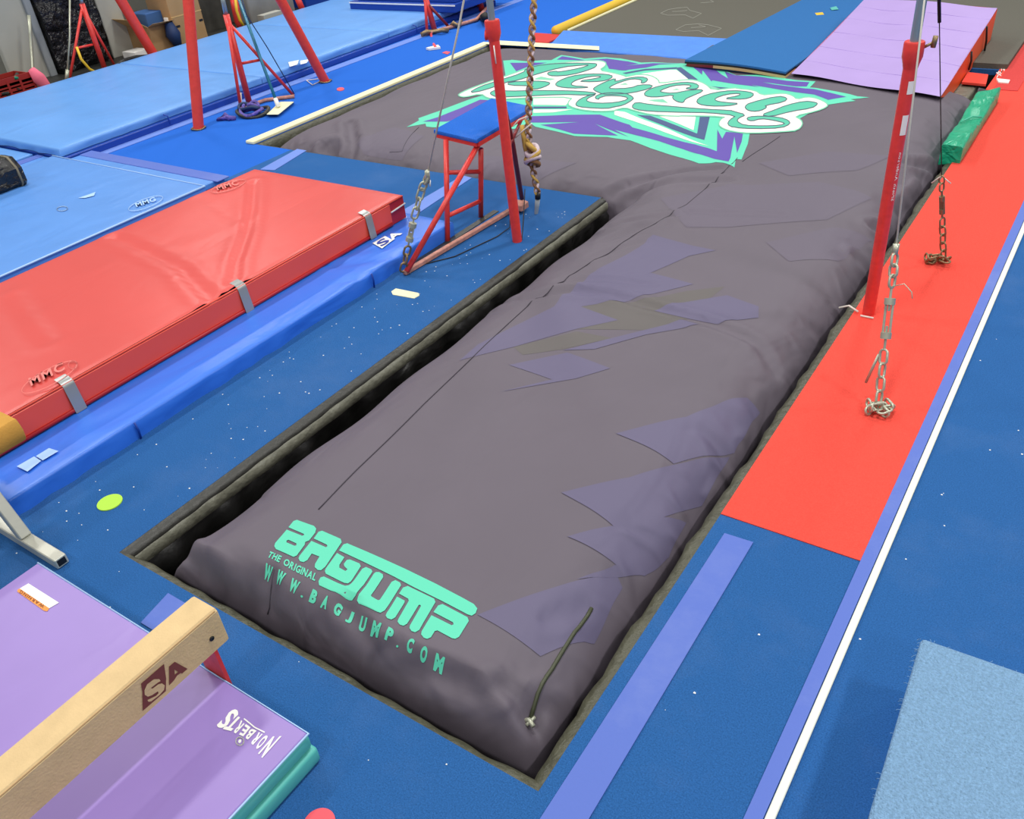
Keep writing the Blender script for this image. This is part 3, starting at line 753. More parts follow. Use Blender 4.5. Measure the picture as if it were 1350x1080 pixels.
# =================================================================== MATS, LEFT
def wrap_mat(parent, x0, x1, y0, y1, z0, z1, m, name='vinyl_cover', bevel=0.012):
    return obj(name, bbox(x0, x1, y0, y1, z0, z1, bevel, 2), m, parent, True, 50)
def sagmat(x0, x1, y0, y1, z0, z1, creases=(), puff=0.012, n=60, rnd=0.02, side_wave=0.0):
    """soft slab: top grid with creases, rounded edge, wrinkled sides"""
    nx = n; ny = n
    xs = sorted(set([x0, x0 + rnd * .3, x0 + rnd] + list(np.linspace(x0 + rnd, x1 - rnd, nx)) + [x1 - rnd, x1 - rnd * .3, x1]))
    ys = sorted(set([y0, y0 + rnd * .3, y0 + rnd] + list(np.linspace(y0 + rnd, y1 - rnd, ny)) + [y1 - rnd, y1 - rnd * .3, y1]))
    X, Y = np.meshgrid(xs, ys, indexing='ij')
    def e(d): return np.sqrt(np.clip(1 - (1 - np.clip(d / rnd, 0, 1)) ** 2, 0, 1))
    E = np.minimum(np.minimum(e(X - x0), e(x1 - X)), np.minimum(e(Y - y0), e(y1 - Y)))
    Z = z1 - rnd + rnd * E + puff * (np.sin(math.pi * (X - x0) / (x1 - x0)) * np.sin(math.pi * (Y - y0) / (y1 - y0))) ** .5 - puff * .5
    for P, dep, wd in creases:
        d = segdist(X, Y, P); Z = Z - dep * np.exp(-(d / wd) ** 2) + .7 * dep * np.exp(-((d - 2 * wd) / wd) ** 2)
    bm = BM(); V = [[bm.verts.new((X[i, j], Y[i, j], Z[i, j])) for j in range(len(ys))] for i in range(len(xs))]
    for i in range(len(xs) - 1):
        for j in range(len(ys) - 1): bm.faces.new((V[i][j], V[i + 1][j], V[i + 1][j + 1], V[i][j + 1]))
    prev_e = [e_ for e_ in bm.edges if e_.is_boundary]
    H = z1 - z0
    for s in (0.33, 0.66, 1.0):
        r = bmesh.ops.extrude_edge_only(bm, edges=prev_e)
        nv = [q for q in r['geom'] if isinstance(q, bmesh.types.BMVert)]; prev_e = [q for q in r['geom'] if isinstance(q, bmesh.types.BMEdge) and q.is_boundary]
        for v in nv:
            v.co.z = z1 - rnd - (H - rnd) * s
            if side_wave and s < 1:
                wv = math.sin(v.co.y * 17 + 3 * math.sin(v.co.y * 5) + s * 5) * side_wave
                if abs(v.co.x - x0) < .02 or abs(v.co.x - x1) < .02: v.co.x += wv * (1 if v.co.x > (x0 + x1) / 2 else -1)
                if abs(v.co.y - y0) < .02 or abs(v.co.y - y1) < .02: v.co.y += math.sin(v.co.x * 17) * side_wave
    return bm
def wl(px, z): return [tuple(PZ(u, v, z)[:2]) for u, v in px]

# bright blue vinyl mat below the red one
BX = -3.78
bmat = thing('folding_mat', (-4.8, 2.7, 0), 'bright blue vinyl mat with two white printed letters, lying under the thick red mat', 'gym mat')
sm = sagmat(-5.95, BX, 1.06, 4.50, 0.0, 0.105, [(wl([(440, 352), (520, 338), (575, 320)], .1), .010, .04), (wl([(450, 372), (540, 350)], .1), .010, .03), (wl([(130, 560), (250, 500)], .1), .004, .05)], side_wave=0.006, rnd=0.013)
obj('vinyl_cover', sm, m_bluev, bmat, True, 60)
for (u, v) in ((183, 572), (492, 373)):
    p = PX(u, v, BX + .012); obj('fold_seam', tb([(BX + .014, p.y, 0.1), (BX + .016, p.y + .004, 0.05), (BX + .014, p.y, 0.0)], 0.006, 6), m_navyv, bmat, True)
fsa = fr(480, 230, 6.353)
print_flat('printed_letters', [[fsa([(70, 575), (175, 515), (240, 550), (150, 620)])]] + glyph_quad('A', *fsa([(236, 556), (322, 492), (188, 518), (262, 478)]), bold=.04), m_paper, bmat, ('z', .109), .002)
print_flat('printed_letter_s', glyph_quad('S', *[fsa([p])[0] for p in ((150, 602), (222, 556), (92, 574), (166, 528))], bold=.02), m_navyv, bmat, ('z', .112), .003)
flb = fr(0, 590, 6.353)
print_flat('care_label', [[flb([(140, 158), (285, 75), (345, 112), (230, 202)])], [flb([(300, 72), (410, 5), (490, 30), (358, 108)])]], m_faintb, bmat, ('z', .109), .002)

# thick red mat
red = thing('crash_mat', (-4.9, 2.6, .105), 'thick red vinyl crash mat strapped with grey tape, resting on the bright blue mat', 'gym mat')
RX0, RX1, RY0, RY1, RZ = -5.74, -4.155, 1.18, 4.42, 0.288
cr = [(wl([(152, 312), (200, 335), (240, 355), (270, 385), (285, 398)], RZ), .016, .035), (wl([(334, 240), (332, 275), (325, 310), (312, 345), (308, 372)], RZ), .016, .03),
      (wl([(262, 260), (300, 285), (318, 292)], RZ), .004, .03), (wl([(20, 390), (40, 420), (65, 450)], RZ), .006, .04), (wl([(240, 368), (270, 400)], RZ), .004, .03)]
obj('vinyl_cover', sagmat(RX0, RX1, RY0, RY1, 0.112, RZ, cr, puff=0.014, n=70, rnd=0.018, side_wave=0.003), m_redv, red, True, 60)
obj('side_flap', bbox(RX1 - .004, RX1 + .012, RY0 + .02, RY1 - .16, 0.108, RZ - .022, 0.003, 1), m_redv2, red)
obj('corner_panel', bbox(RX1 - .004, RX1 + .006, RY1 - .16, RY1 - .004, 0.108, RZ - .02, 0.002, 1), m_redv3, red)
obj('white_piping', tb([(RX1 + .012, RY1 - .16, .205), (RX1 + .012, RY1, .215)], .006, 6), m_paper, red, True)
obj('bottom_roll', tb([(RX1 + .014, RY0, .122), (RX1 + .014, RY1 - .17, .122)], .013, 8), m_redv3, red, True)
obj('edge_piping', tb([(RX1 + .006, RY0, RZ - .014), (RX1 + .006, RY1 - .01, RZ - .014)], .006, 6), m_redv2, red, True)
def strap(u, v, wpx=10):
    p = PX(u, v, RX1); bm = BM(); y = p.y; w_ = 0.032
    ring = [(RX1 - .05, RZ + .010), (RX1 - .01, RZ + .003), (RX1 + .012, RZ - .012), (RX1 + .017, RZ - .03), (RX1 + .030, .12), (RX1 + .032, .108)]
    A = [bm.verts.new((a, y - w_, b)) for a, b in ring]; B = [bm.verts.new((a, y + w_, b)) for a, b in ring]
    for k in range(len(ring) - 1): bm.faces.new((A[k], A[k + 1], B[k + 1], B[k]))
    obj('tape_strap', bm, m_silver, red, True)
strap(486, 298); strap(322, 396); strap(98, 527)
fr1 = fr(0, 440, 6.0)
def ell(cx, cy, a, b, rot, n=28):
    return [(cx + a * math.cos(t) * math.cos(rot) - b * math.sin(t) * math.sin(rot), cy + a * math.cos(t) * math.sin(rot) + b * math.sin(t) * math.cos(rot)) for t in [2 * math.pi * k / n for k in range(n)]]
lg = outline(ell(65, 497, 41, 10.5, math.radians(-28)), .7)
lg += text_line('MMC', (41, 509), (45, -22), (-4, -10), .02, .15)
lg += outline(ell(96, 481, 6, 5, 0), .6)
print_flat('worn_logo', lg, m_faint, red, ('z', RZ + .006), .003)
lg = outline(ell(301, 245, 24, 5.5, math.radians(-17)), .7) + text_line('MMC', (287, 251), (28, -8), (-3, -5.5), .02, .15)
print_flat('worn_logo', lg, m_faint, red, ('z', RZ + .006), .003)

# beam end at the left border (ochre) with steel trestle leg
lb = thing('balance_beam', (-3.74, .9, 0), 'ochre suede balance beam entering at the left border on a grey steel leg', 'balance beam')
def beam_bm(x0, x1, z0, z1, y0, y1, bulge=.012, r=.012):
    pr = []
    cx = (x0 + x1) / 2; hw = (x1 - x0) / 2
    sec = [(-hw + r, z1), (hw - r, z1), (hw, z1 - r), (hw + bulge, (z0 + z1) / 2), (hw, z0 + r), (hw - r, z0), (-hw + r, z0), (-hw, z0 + r), (-hw - bulge, (z0 + z1) / 2), (-hw, z1 - r)]
    bm = BM(); rows = []
    for y, s in ((y0, 1), (y1 - .012, 1), (y1 - .003, .97), (y1, .9)):
        rows.append([bm.verts.new((cx + a * s, y, (z0 + z1) / 2 + (b - (z0 + z1) / 2) * s)) for a, b in sec])
    for A, B in zip(rows, rows[1:]):
        for k in range(len(sec)): bm.faces.new((A[k], A[(k + 1) % len(sec)], B[(k + 1) % len(sec)], B[k]))
    bm.faces.new(rows[-1]); bm.faces.new(list(reversed(rows[0])))
    return bm
obj('beam_body', beam_bm(-3.815, -3.665, .385, .5, -1.2, 1.225), m_suede2, lb, True, 30)
lg_ = BM(); rectbar(lg_, (-4.25, .985, .028), (-3.265, .985, .028), .055, .05)
obj('foot_bar', bev(lg_, .004, 1), m_galv, lb)
obj('foot_opening', bbox(-3.266, -3.2645, .966, 1.004, .012, .044), m_black, lb)
for sx in (-1, 1):
    bm = BM(); rectbar(bm, (-3.74 + sx * .20, .985, .05), (-3.74 + sx * .035, .985, .385), .05, .05, Vector((0, 1, 0)))
    obj('leg', bev(bm, .004, 1), m_galv, lb)

# lower flat mats on the left
mc = thing('folding_mat', (-7.4, 3.2, 0), 'mid blue panel mat with taped border beside the red mat', 'gym mat')
bm = BM(); prism(bm, [(-9, .8), (-6.45, .8), (-6.45, 4.62), (-8.5, 4.62), (-8.5, 4.34), (-9, 4.34)], 0, .05)
obj('base_panel', bev(bm, .006, 1), m_midv, mc)
obj('tape_border', bbox(-8.5, -6.4, 4.50, 4.64, .045, .056, .003, 1), m_tape, mc)
obj('tape_border', bbox(-9.0, -8.88, 2.0, 4.34, .046, .055, .002, 1), m_tape, mc)
obj('top_panel', sagmat(-8.55, -6.25, .6, 4.26, .05, .125, [(wl([(30, 245), (110, 248)], .12), .006, .04), (wl([(35, 236), (85, 228)], .12), .004, .03), (wl([(20, 310), (60, 325)], .12), .005, .04)], puff=.01, rnd=.012), m_midv, mc, True, 50)
obj('edge_piping', tb([(-6.242, .6, .122), (-6.242, 4.26, .122)], .008, 6), m_faintb, mc, True)
obj('edge_piping', tb([(-8.55, 4.262, .122), (-6.25, 4.262, .122)], .005, 6), m_faintb, mc, True)
lgb = outline(ell(192, 268, 24, 6, math.radians(-20)), .6) + text_line('MMG', (180, 273), (26, -8.5), (-2.5, -5), .02, .12)
lgb += [[[(103, 261), (118, 256), (126, 253), (124, 258), (112, 261)]]]
lgb += outline(ell(82, 275, 7, 3, -.1), .8)
print_flat('worn_logo', lgb, m_faintb, mc, ('z', .13), .003)

mb = thing('folding_mat', (-10.0, 8.0, 0), 'long pale blue stacked mats running towards the back wall', 'gym mat')
segs = [(4.36, 7.05), (7.06, 9.4), (9.41, 11.7)]
obj('lower_panel', bbox(-11.35, -8.52, 4.36, 11.9, 0, .07, .01), m_navyv, mb)
for i, (a, b) in enumerate(segs):
    obj('top_panel', sagmat(-11.42, -8.58, a, b, .075, .155, [([(-11, a + 1), (-9, a + 1.3)], .004, .05)], puff=.008, n=24, rnd=.02, side_wave=.006), m_skyv, mb, True, 50)
for y in (5.6, 9.9, 10.9):
    obj('handle_loop', tb([(-8.56, y, .13), (-8.52, y + .02, .11), (-8.52, y + .02, .03), (-8.56, y + .12, .02)], .008, 6), m_navyv, mb, True)
print_flat('printed_letters', [[[(380, 82), (394, 79), (392, 85), (382, 88)]], [[(396, 80), (408, 78), (404, 83), (396, 85)]]], m_paper, mb, ('z', .158), .004)
tag(obj('folding_mat', bbox(-12.6, -9.06, 1.0, 4.33, 0, .06, .01), m_skyv), 'pale blue mat panel at the left border below the long stacked mats', 'gym mat')
# deep blue mat with white stripe at the top
db = thing('folding_mat', (-10.0, 11.3, .155), 'deep blue mat with white stripe lying on the far end of the pale blue mats', 'gym mat')
a = PZ(462, 12, .16); b_ = PZ(600, 17, .16)
obj('vinyl_cover', bbox(a.x, b_.x, a.y, a.y + 1.4, .158, .27, .01), m_navyv, db)
obj('white_stripe', bbox(a.x, b_.x + .005, a.y - .006, a.y + .01, .245, .262), m_paper, db)
obj('top_fold', bbox(a.x + .1, b_.x - .05, a.y + .1, a.y + 1.3, .271, .36, .01), m_navyv, db)

# lilac mat bottom left with beam
lm = thing('folding_mat', (-2.4, 0, 0), 'lilac and teal folding mat with white lettering, under the tan beam', 'gym mat')
LXa, LXb, LY = -3.20, -1.630, .885
obj('lower_layer', bbox(LXa + .01, LXb + .012, -1.4, LY + .006, 0.0, .070, .014), m_teal, lm, True, 50)
obj('teal_side', bbox(LXa, LXb, -1.4, LY, .072, .136, .014), m_teal, lm, True, 50)
obj('top_panel', bbox(LXa + .004, LXb - .004, -1.4, LY - .004, .134, .146, .004, 1), m_lilac, lm)
obj('edge_piping', tb([(LXa, LY - .002, .143), (LXb, LY - .002, .143), (LXb, -1.4, .143)], .004, 6), m_faintb, lm, True)
fn = fr(270, 920, 11.25)
NB = [('N', (1140, 570), (1010, 575), (850, 895), (790, 825)), ('O', (960, 575), (890, 545), (790, 775), (740, 745)), ('R', (860, 540), (800, 510), (715, 700), (660, 660)),
      ('B', (770, 490), (690, 450), (640, 620), (585, 595)), ('E', (680, 440), (610, 390), (570, 575), (505, 545)), ('R', (590, 390), (540, 330), (460, 530), (400, 505)),
      ('T', (570, 320), (450, 250), (390, 495), (265, 465)), ('S', (520, 230), (440, 140), (270, 470), (150, 420))]
NL = []
for ch, a1, a2, a3, a4 in NB: NL += glyph_quad(ch, *fn([a1, a2, a3, a4]), bold=.035)
NL += outline(fn(ell(520, 645, 58, 60, 0, 20)), 1.6) + [[fn(ell(520, 645, 22, 30, .5, 12))]]
NL += polyl(fn([(580, 310), (650, 365), (740, 440), (890, 515)]), 1.8)
print_flat('printed_letters', NL, m_paper, lm, ('z', .1465), .0015)
ft = fr(10, 750, 15)
print_flat('white_label', [[ft([(412, 288), (1015, 670), (825, 780), (240, 390)])]], m_paper, lm, ('z', .1465), .0015)
print_flat('orange_label', [[ft([(240, 390), (825, 780), (785, 840), (720, 830), (190, 450), (200, 410)])]], m_orangel, lm, ('z', .1465), .0015)
wt = text_line('WARNING', (740, 725), (-470, -310), (-45, 52), .02, .2)
print_flat('label_text', [[ft(l) for l in lp] for lp in wt], m_dorange, lm, ('z', .1465), .0025)

# tan beam
BX0, BX1, BZ0, BZ1, BYE = -2.148, -2.022, .292, .45, .951
sb = thing('balance_beam', (-2.087, .3, 0), 'tan suede balance beam with brown two-letter print, crossing the lilac mat', 'balance beam')
obj('beam_body', beam_bm(BX0, BX1, BZ0, BZ1, -1.6, BYE, .0, .010), m_suede, sb, True, 30)
obj('edge_seam', tb([(BX1 - .003, -1.6, BZ1 - .006), (BX1 - .003, BYE - .01, BZ1 - .006)], .0022, 6), mat('seam_tan', (170, 138, 98), .9), sb, True)
f2 = fr(170, 850, 11.25)
print_flat('printed_block', [[f2([(180, 580), (520, 285), (552, 500), (548, 690), (205, 985), (200, 700)])],
    [f2([(595, 325), (680, 255), (870, 360), (790, 430), (770, 422), (715, 460), (670, 530), (598, 605)]), f2([(675, 370), (730, 405), (680, 445)])]], m_brown, sb, ('x', BX1), .002)
print_flat('printed_letter_s', [[f2([(470, 540), (450, 512), (370, 515), (270, 590), (230, 680), (235, 745), (280, 772), (340, 752), (430, 692), (440, 720), (400, 762), (275, 822), (290, 848), (330, 842), (450, 752), (520, 672), (532, 605), (490, 575), (440, 587), (350, 652), (325, 645), (430, 562)])]], m_suede, sb, ('x', BX1), .003)
hb = BM(); p = PX(279, 842, BX1); lathe(hb, (0, 0, 0), [(.009, 0), (.009, .003)], 12); bmesh.ops.rotate(hb, verts=hb.verts, matrix=Matrix.Rotation(math.pi / 2, 3, 'Y')); bmesh.ops.translate(hb, verts=hb.verts, vec=p)
obj('bolt_hole', hb, m_black, sb, True)
bm = BM(); hexa(bm, [(-2.15, .887, .0), (-2.03, .887, .0), (-2.03, .90, .0), (-2.15, .90, .0), (-2.14, .887, .292), (-2.03, .887, .292), (-2.03, .90, .292), (-2.14, .90, .292)])
obj('base_leg', bm, m_redp, sb)
tag(sb.children[-1], 'red foot')

# =================================================================== RIGHT SIDE
lbm = thing('landing_mat', (.9, 1.4, 0), 'thick pale blue carpeted mat at the lower right corner', 'gym mat')
zt = .26; k0 = 1 - zt / HC
xA = -0.092 * k0; yA = 2.336 * k0; xB = .222 * k0
ang = math.atan2((2.367 - 2.336), (.222 + .092))
bm = BM(); box(bm, 0, 3.2, -3.2, 0, 0, zt - .03); bev(bm, .012, 2)
bmesh.ops.rotate(bm, verts=bm.verts, matrix=Matrix.Rotation(0.03, 3, 'Z')); bmesh.ops.translate(bm, verts=bm.verts, vec=(xA + .01, yA - .01, 0))
obj('foam_core', bm, m_midv, lbm)
bm = BM(); nn = 60
rows = []
for i in range(nn + 1):
    for j in range(nn + 1): pass
box(bm, 0, 3.2, -3.2, 0, zt - .035, zt); bev(bm, .012, 2)
bmesh.ops.rotate(bm, verts=bm.verts, matrix=Matrix.Rotation(0.03, 3, 'Z')); bmesh.ops.translate(bm, verts=bm.verts, vec=(xA, yA, 0))
obj('carpet_top', bm, m_lightcarpet, lbm, True, 50)
bm = BM(); rr = random.Random(3)
rot = Matrix.Rotation(0.03, 3, 'Z')
for i in range(70):
    t = rr.uniform(0, 1); side = rr.random() < .75
    p = (rot @ Vector((0, -2.2 * t ** 1.5, 0))) if side else (rot @ Vector((1.2 * t, 0, 0)))
    p = p + Vector((xA, yA, zt - .006)); d = Vector((-1, rr.uniform(-.6, .6), rr.uniform(-.6, .2))) if side else Vector((rr.uniform(-.6, .6), 1, rr.uniform(-.5, .2)))
    L = rr.uniform(.004, .014); tube(bm, [p, p + d * L * .6, p + d * L + Vector((0, 0, -L * .4))], .0008, 4)
tag(obj('frayed_threads', bm, m_lightcarpet, lbm), kind='stuff')

# green block mat
gm = thing('foam_block', (-.99, 7.8, 0), 'small green vinyl block wedged between the bag and the red runner', 'foam block')
gt = .13
a1, a2, a3, a4 = PZ(1242, 190, gt), PZ(1270, 194, gt), PZ(1320, 115, gt), PZ(1287, 122, gt)
pts = []
bm = BM(); N = 26; rows = []
for i in range(N + 1):
    t = i / N; l = a1.lerp(a4, t); r_ = a2.lerp(a3, t); dz = -.035 * math.exp(-((t - .5) / .16) ** 2) + .006 * math.sin(t * 40)
    c = [l + Vector((0, 0, -.16)), l + Vector((0, 0, dz - .012)), l.lerp(r_, .08) + Vector((0, 0, dz)), l.lerp(r_, .5) + Vector((0, 0, dz + .008 * math.sin(t * 23))), l.lerp(r_, .92) + Vector((0, 0, dz)), r_ + Vector((0, 0, dz - .012)), r_ + Vector((0, 0, -.122))]
    rows.append([bm.verts.new(q) for q in c])
for A, B in zip(rows, rows[1:]):
    for k in range(6): bm.faces.new((A[k], A[k + 1], B[k + 1], B[k]))
bm.faces.new(rows[0]); bm.faces.new(list(reversed(rows[-1])))
obj('vinyl_cover', bm, m_green, gm, True, 50)
obj('seam_fold', tb([a1.lerp(a4, .45) + Vector((.02, 0, -.02)), a1.lerp(a4, .52).lerp(a2.lerp(a3, .52), .5) + Vector((0, 0, -.014)), a2.lerp(a3, .5) + Vector((-.01, 0, -.018))], .006, 6), m_mint2, gm, True)

# lilac incline mat
wm = thing('incline_mat', (-2.05, 9.6, 0), 'lilac incline wedge mat with orange sides resting at the far end of the bag', 'incline mat')
n0, n1 = PZ(1240, 128, .14), PZ(1043, 97, .14); f0 = PZ(1315, 10, .36); f1 = Vector((n1.x, f0.y + .35, .36))
x0a, x1a = n1.x, (n0.x + f0.x) / 2
N = 16; top = BM(); rows = []
for i in range(N + 1):
    t = i / N; z = .14 + .22 * t - .02 * math.sin(math.pi * t)
    l = n1.lerp(Vector((n1.x, n1.y + (f0.y - n0.y), .36)), t); r_ = n0.lerp(f0, t)
    rows.append([top.verts.new((l.x + (r_.x - l.x) * s, l.y + (r_.y - l.y) * s, z + .008 * math.sin(9 * s + 3 * t) + 0)) for s in [k / 20 for k in range(21)]])
for A, B in zip(rows, rows[1:]):
    for k in range(20): top.faces.new((A[k], A[k + 1], B[k + 1], B[k]))
obj('top_panel', top, m_lilac2, wm, True)
sd = BM()
v = [sd.verts.new(q) for q in (n0 + Vector((0, 0, -.004)), f0 + Vector((.003, 0, -.006)), Vector((f0.x + .003, f0.y - .02, .0)), Vector((n0.x, n0.y + .55, 0.0)))]
sd.faces.new(v)
v = [sd.verts.new(q) for q in (n1 + Vector((0, 0, -.004)), Vector((n1.x, n1.y + f0.y - n0.y, .354)), Vector((n1.x, n1.y + f0.y - n0.y, .0)), Vector((n1.x, n1.y + .5, 0.0)))]
sd.faces.new(list(reversed(v)))
v = [sd.verts.new(q) for q in (f0 + Vector((0, .002, -.006)), Vector((n1.x, n1.y + f0.y - n0.y, .354)), Vector((n1.x, n1.y + f0.y - n0.y, .0)), Vector((f0.x, f0.y, .0)))]
sd.faces.new(v)
obj('orange_side', sd, m_orange, wm)
for (uu, vv, ub, vb) in ((1301, 35, 1297, 72), (1281, 68, 1277, 92)):
    p = PX(uu, vv, x1a + .012); q = PX(ub, vb, x1a + .016)
    obj('side_strap', tb([p, p.lerp(q, .5) + Vector((.01, 0, 0)), q], .010, 6), m_black, wm, True)
for t in (.15, .33, .52, .7, .86):
    l = n1.lerp(Vector((n1.x, n1.y + (f0.y - n0.y), .36)), t); r_ = n0.lerp(f0, t); z = .14 + .22 * t - .02 * math.sin(math.pi * t) 
    obj('panel_fold', tb([(l.x + (r_.x - l.x) * s, l.y + (r_.y - l.y) * s + .01 * math.sin(s * 14 + t * 9), z + .008 * math.sin(9 * s + 3 * t)) for s in [k / 20 for k in range(21)]], .0022, 5), m_lilac, wm, True)

# tumbling track
tt = thing('tumbling_track', (-3.8, 14, 0), 'dark grey mesh tumbling track behind the bag with blue end pad and yellow side pad', 'tumbling track')
ty = 9.86
bm = BM(); prism(bm, [(-6.25, 10.2), (-4.1, 10.2), (-4.1, 9.78), (-1.0, 9.78), (-1.0, 21.5), (-6.25, 21.5)], .0, .05)
obj('mesh_bed', bm, m_tramp, tt)
bm = BM(); c = [PZ(782, 66, .05), PZ(905, 84, .05), PZ(935, 62, .05), PZ(740, 50, .05)]
q = [Vector((-6.0, 9.58, -.06)), Vector((-4.15, 9.45, -.06)), Vector((-4.15, 10.2, .056)), Vector((-6.35, 10.3, .056))]
hexa(bm, [Vector((-6.15, 9.62, -.1)), Vector((-4.0, 9.45, -.1)), Vector((-4.0, 10.25, -.0)), Vector((-6.3, 10.25, -.0)), Vector((-6.15, 9.60, .01)), Vector((-4.0, 9.43, .02)), Vector((-4.0, 10.22, .066)), Vector((-6.3, 10.25, .066))])
obj('end_pad', bev(bm, .01, 1), m_bluepad, tt)
obj('side_pad', tb([(-6.42, 10.25, .05), (-6.42, 21.5, .05)], .065, 12), m_yellow, tt, True)
obj('edge_rope', tb([(-6.24, 10.28, .06), (-6.24, 21.5, .06)], .018, 8), m_cream, tt, True)
bm = BM(); prism(bm, [tuple(PZ(*p)[:2]) for p in ((703, 45), (745, 48), (722, 58), (706, 57))], .004, .02)
obj('corner_patch', bm, m_redcarpet2, tt); tag(tt.children[-1], 'red triangular corner patch')
fm = fr(780, 0, 3.97)
ch = []
for P in ([(360, 70), (400, 50), (450, 42), (500, 38), (515, 55), (575, 70), (530, 95), (490, 78), (400, 80), (360, 70)], [(440, 155), (490, 130), (560, 125), (610, 130), (680, 148), (610, 185), (560, 160), (480, 165), (440, 155)], [(500, 55), (450, 60), (420, 60)], [(560, 130), (600, 140), (520, 145)], [(570, 15), (640, 10), (620, 0)]):
    ch += polyl(fm(P), .6)
print_flat('chalk_marks', ch, mat('chalk', (140, 140, 130), .9), tt, ('z', .05), .003)

# carpeted board over the track
cb = thing('carpeted_board', (-3.6, 11, 0), 'blue carpeted board with bare wooden front edge, left of the lilac wedge', 'board')
q0, q1 = PZ(903, 79, .165), PZ(1036, 95, .165)
w0, w1 = PZ(1050, -2, .06), PZ(1130, -2, .06)
ext = lambda a, b, s: a + (b - a) * s
bm = BM(); rows = []
for i in range(11):
    t = i / 10; l = ext(q0, Vector((q0.x + .12, q0.y + 4.2, .08)), t); r_ = ext(q1, Vector((q1.x, q1.y + 4.0, .08)), t)
    rows.append([bm.verts.new(((l.x + (r_.x - l.x) * s), (l.y + (r_.y - l.y) * s), l.z + .02 * math.sin(math.pi * s) * (1 - t))) for s in [k / 8 for k in range(9)]])
for A, B in zip(rows, rows[1:]):
    for k in range(8): bm.faces.new((A[k], A[k + 1], B[k + 1], B[k]))
g_ = bmesh.ops.extrude_face_region(bm, geom=bm.faces[:]); 
for v in g_['geom']:
    if isinstance(v, bmesh.types.BMVert): v.co.z -= .02
obj('carpet_top', bm, m_boardblue, cb, True, 40)
def edge(dz, th, m, name, s0=0, s1=1, dy=-.004):
    bm = BM(); A = []
    for k in range(9):
        s = s0 + (s1 - s0) * k / 8; x = q0.x + (q1.x - q0.x) * s; y = q0.y + (q1.y - q0.y) * s + dy; z = .165 + .02 * math.sin(math.pi * s) - dz
        A.append([bm.verts.new((x, y, z)), bm.verts.new((x, y, z - th)), bm.verts.new((x, y + .3, z - th)), bm.verts.new((x, y + .3, z))])
    for a, b in zip(A, A[1:]):
        for k in range(4): bm.faces.new((a[k], a[(k + 1) % 4], b[(k + 1) % 4], b[k]))
    bm.faces.new(A[0]); bm.faces.new(A[-1])
    obj(name, bm, m, cb)
edge(.018, .018, m_black, 'underlay'); edge(.036, .026, m_wood, 'plywood_layer', .3, 1, -.008); edge(.036, .026, m_dkred, 'foam_layer', 0.02, .3, -.006); edge(.062, .02, m_navyb, 'base_layer', 0, 1, .01)
tape([tuple(PZ(u, v, .085)[:2]) for u, v in ((1074, 21), (1084, 20), (1086, 23), (1076, 24))], 'small yellow mark on the carpeted board', .0, m_yellow, 'yellow_marker').location.z = .115
tape([tuple(PZ(u, v, .085)[:2]) for u, v in ((1094, 14), (1102, 12), (1105, 16), (1096, 17))], 'small turquoise mark on the carpeted board', .0, m_teal, 'turquoise_marker').location.z = .115
# red carpet patch and black block near the pit's far right corner
bm = BM(); prism(bm, [tuple(PZ(*p, .03)[:2]) for p in ((1268, 108), (1300, 111), (1303, 98), (1276, 95))], .01, .03)
tag(obj('carpet_patch', bm, m_redcarpet), 'small red carpet square beside the orange side of the wedge mat', 'carpet')
bm = BM(); p = PZ(1258, 118, 0)
box(bm, p.x - .08, p.x + .16, p.y - .18, p.y + .35, -.5, -.01); bev(bm, .02, 2)
tag(obj('foam_block', bm, m_rim), 'dark grey vinyl block in the pit gap behind the green block', 'foam block')
bm = BM(); prism(bm, [tuple(PZ(*p)[:2]) for p in ((1313, 106), (1331, 108), (1329, 112), (1316, 111))], .004, .02)
tag(obj('floor_label', bm, m_paper), 'small white sticker on the red runner beyond the green block', 'label')
sc_ = fr(1220, 60, 6)
st = polyl(sc_([(565, 255), (585, 215), (560, 215), (600, 240)]), 0.8) + polyl(sc_([(590, 235), (610, 195), (600, 215), (575, 205)]), 0.8) + polyl(sc_([(605, 210), (600, 165), (625, 200), (625, 160), (655, 180)]), 0.8) + polyl(sc_([(640, 165), (650, 155)]), 0.8)
print_flat('chalk_writing', st, m_paper, None, ('z', .004), .003)
tag(bpy.data.objects['chalk_writing'], 'white chalk scribble on the far end of the red runner', 'writing')

# =================================================================== BAR UPRIGHTS
def upright(base, top_z, collar_z, r, lean=(0, 0)):
    b = Vector(base); return b
UR = Vector((-.868, 4.52, 0))
ur = thing('bar_upright', UR, 'red bar upright with steel inner tube standing on the red runner', 'bar upright')
obj('post', tb([UR, UR + Vector((0, 0, 1.42))], .033, 18), m_redp, ur, True, 50)
bm = BM(); lathe(bm, UR + Vector((0, 0, 1.33)), [(.034, 0), (.038, .02), (.047, .05), (.047, .11), (.044, .118), (.0, .118)][:5], 20); obj('collar', bm, m_redp, ur, True, 50)
obj('inner_tube', tb([UR + Vector((0, 0, 1.3)), UR + Vector((0, 0, 2.62))], .023, 16), m_chrome, ur, True, 50)
bm = BM(); p = UR + Vector((.075, .02, 1.44)); tube(bm, [UR + Vector((.04, .01, 1.42)), p], .007, 8); tube(bm, [p + Vector((.004, 0, -.02)), p + Vector((.008, 0, .03))], .012, 8); obj('locking_pin', bm, m_brass, ur, True)
bm = BM(); tube(bm, [UR + Vector((-.05, -.03, .02)), UR + Vector((-.11, .0, .03)), UR + Vector((-.16, -.01, .01))], .006, 6); tube(bm, [UR + Vector((-.03, -.05, .01)), UR + Vector((.04, -.05, .01))], .006, 6)
obj('base_string', bm, m_string, ur, True)
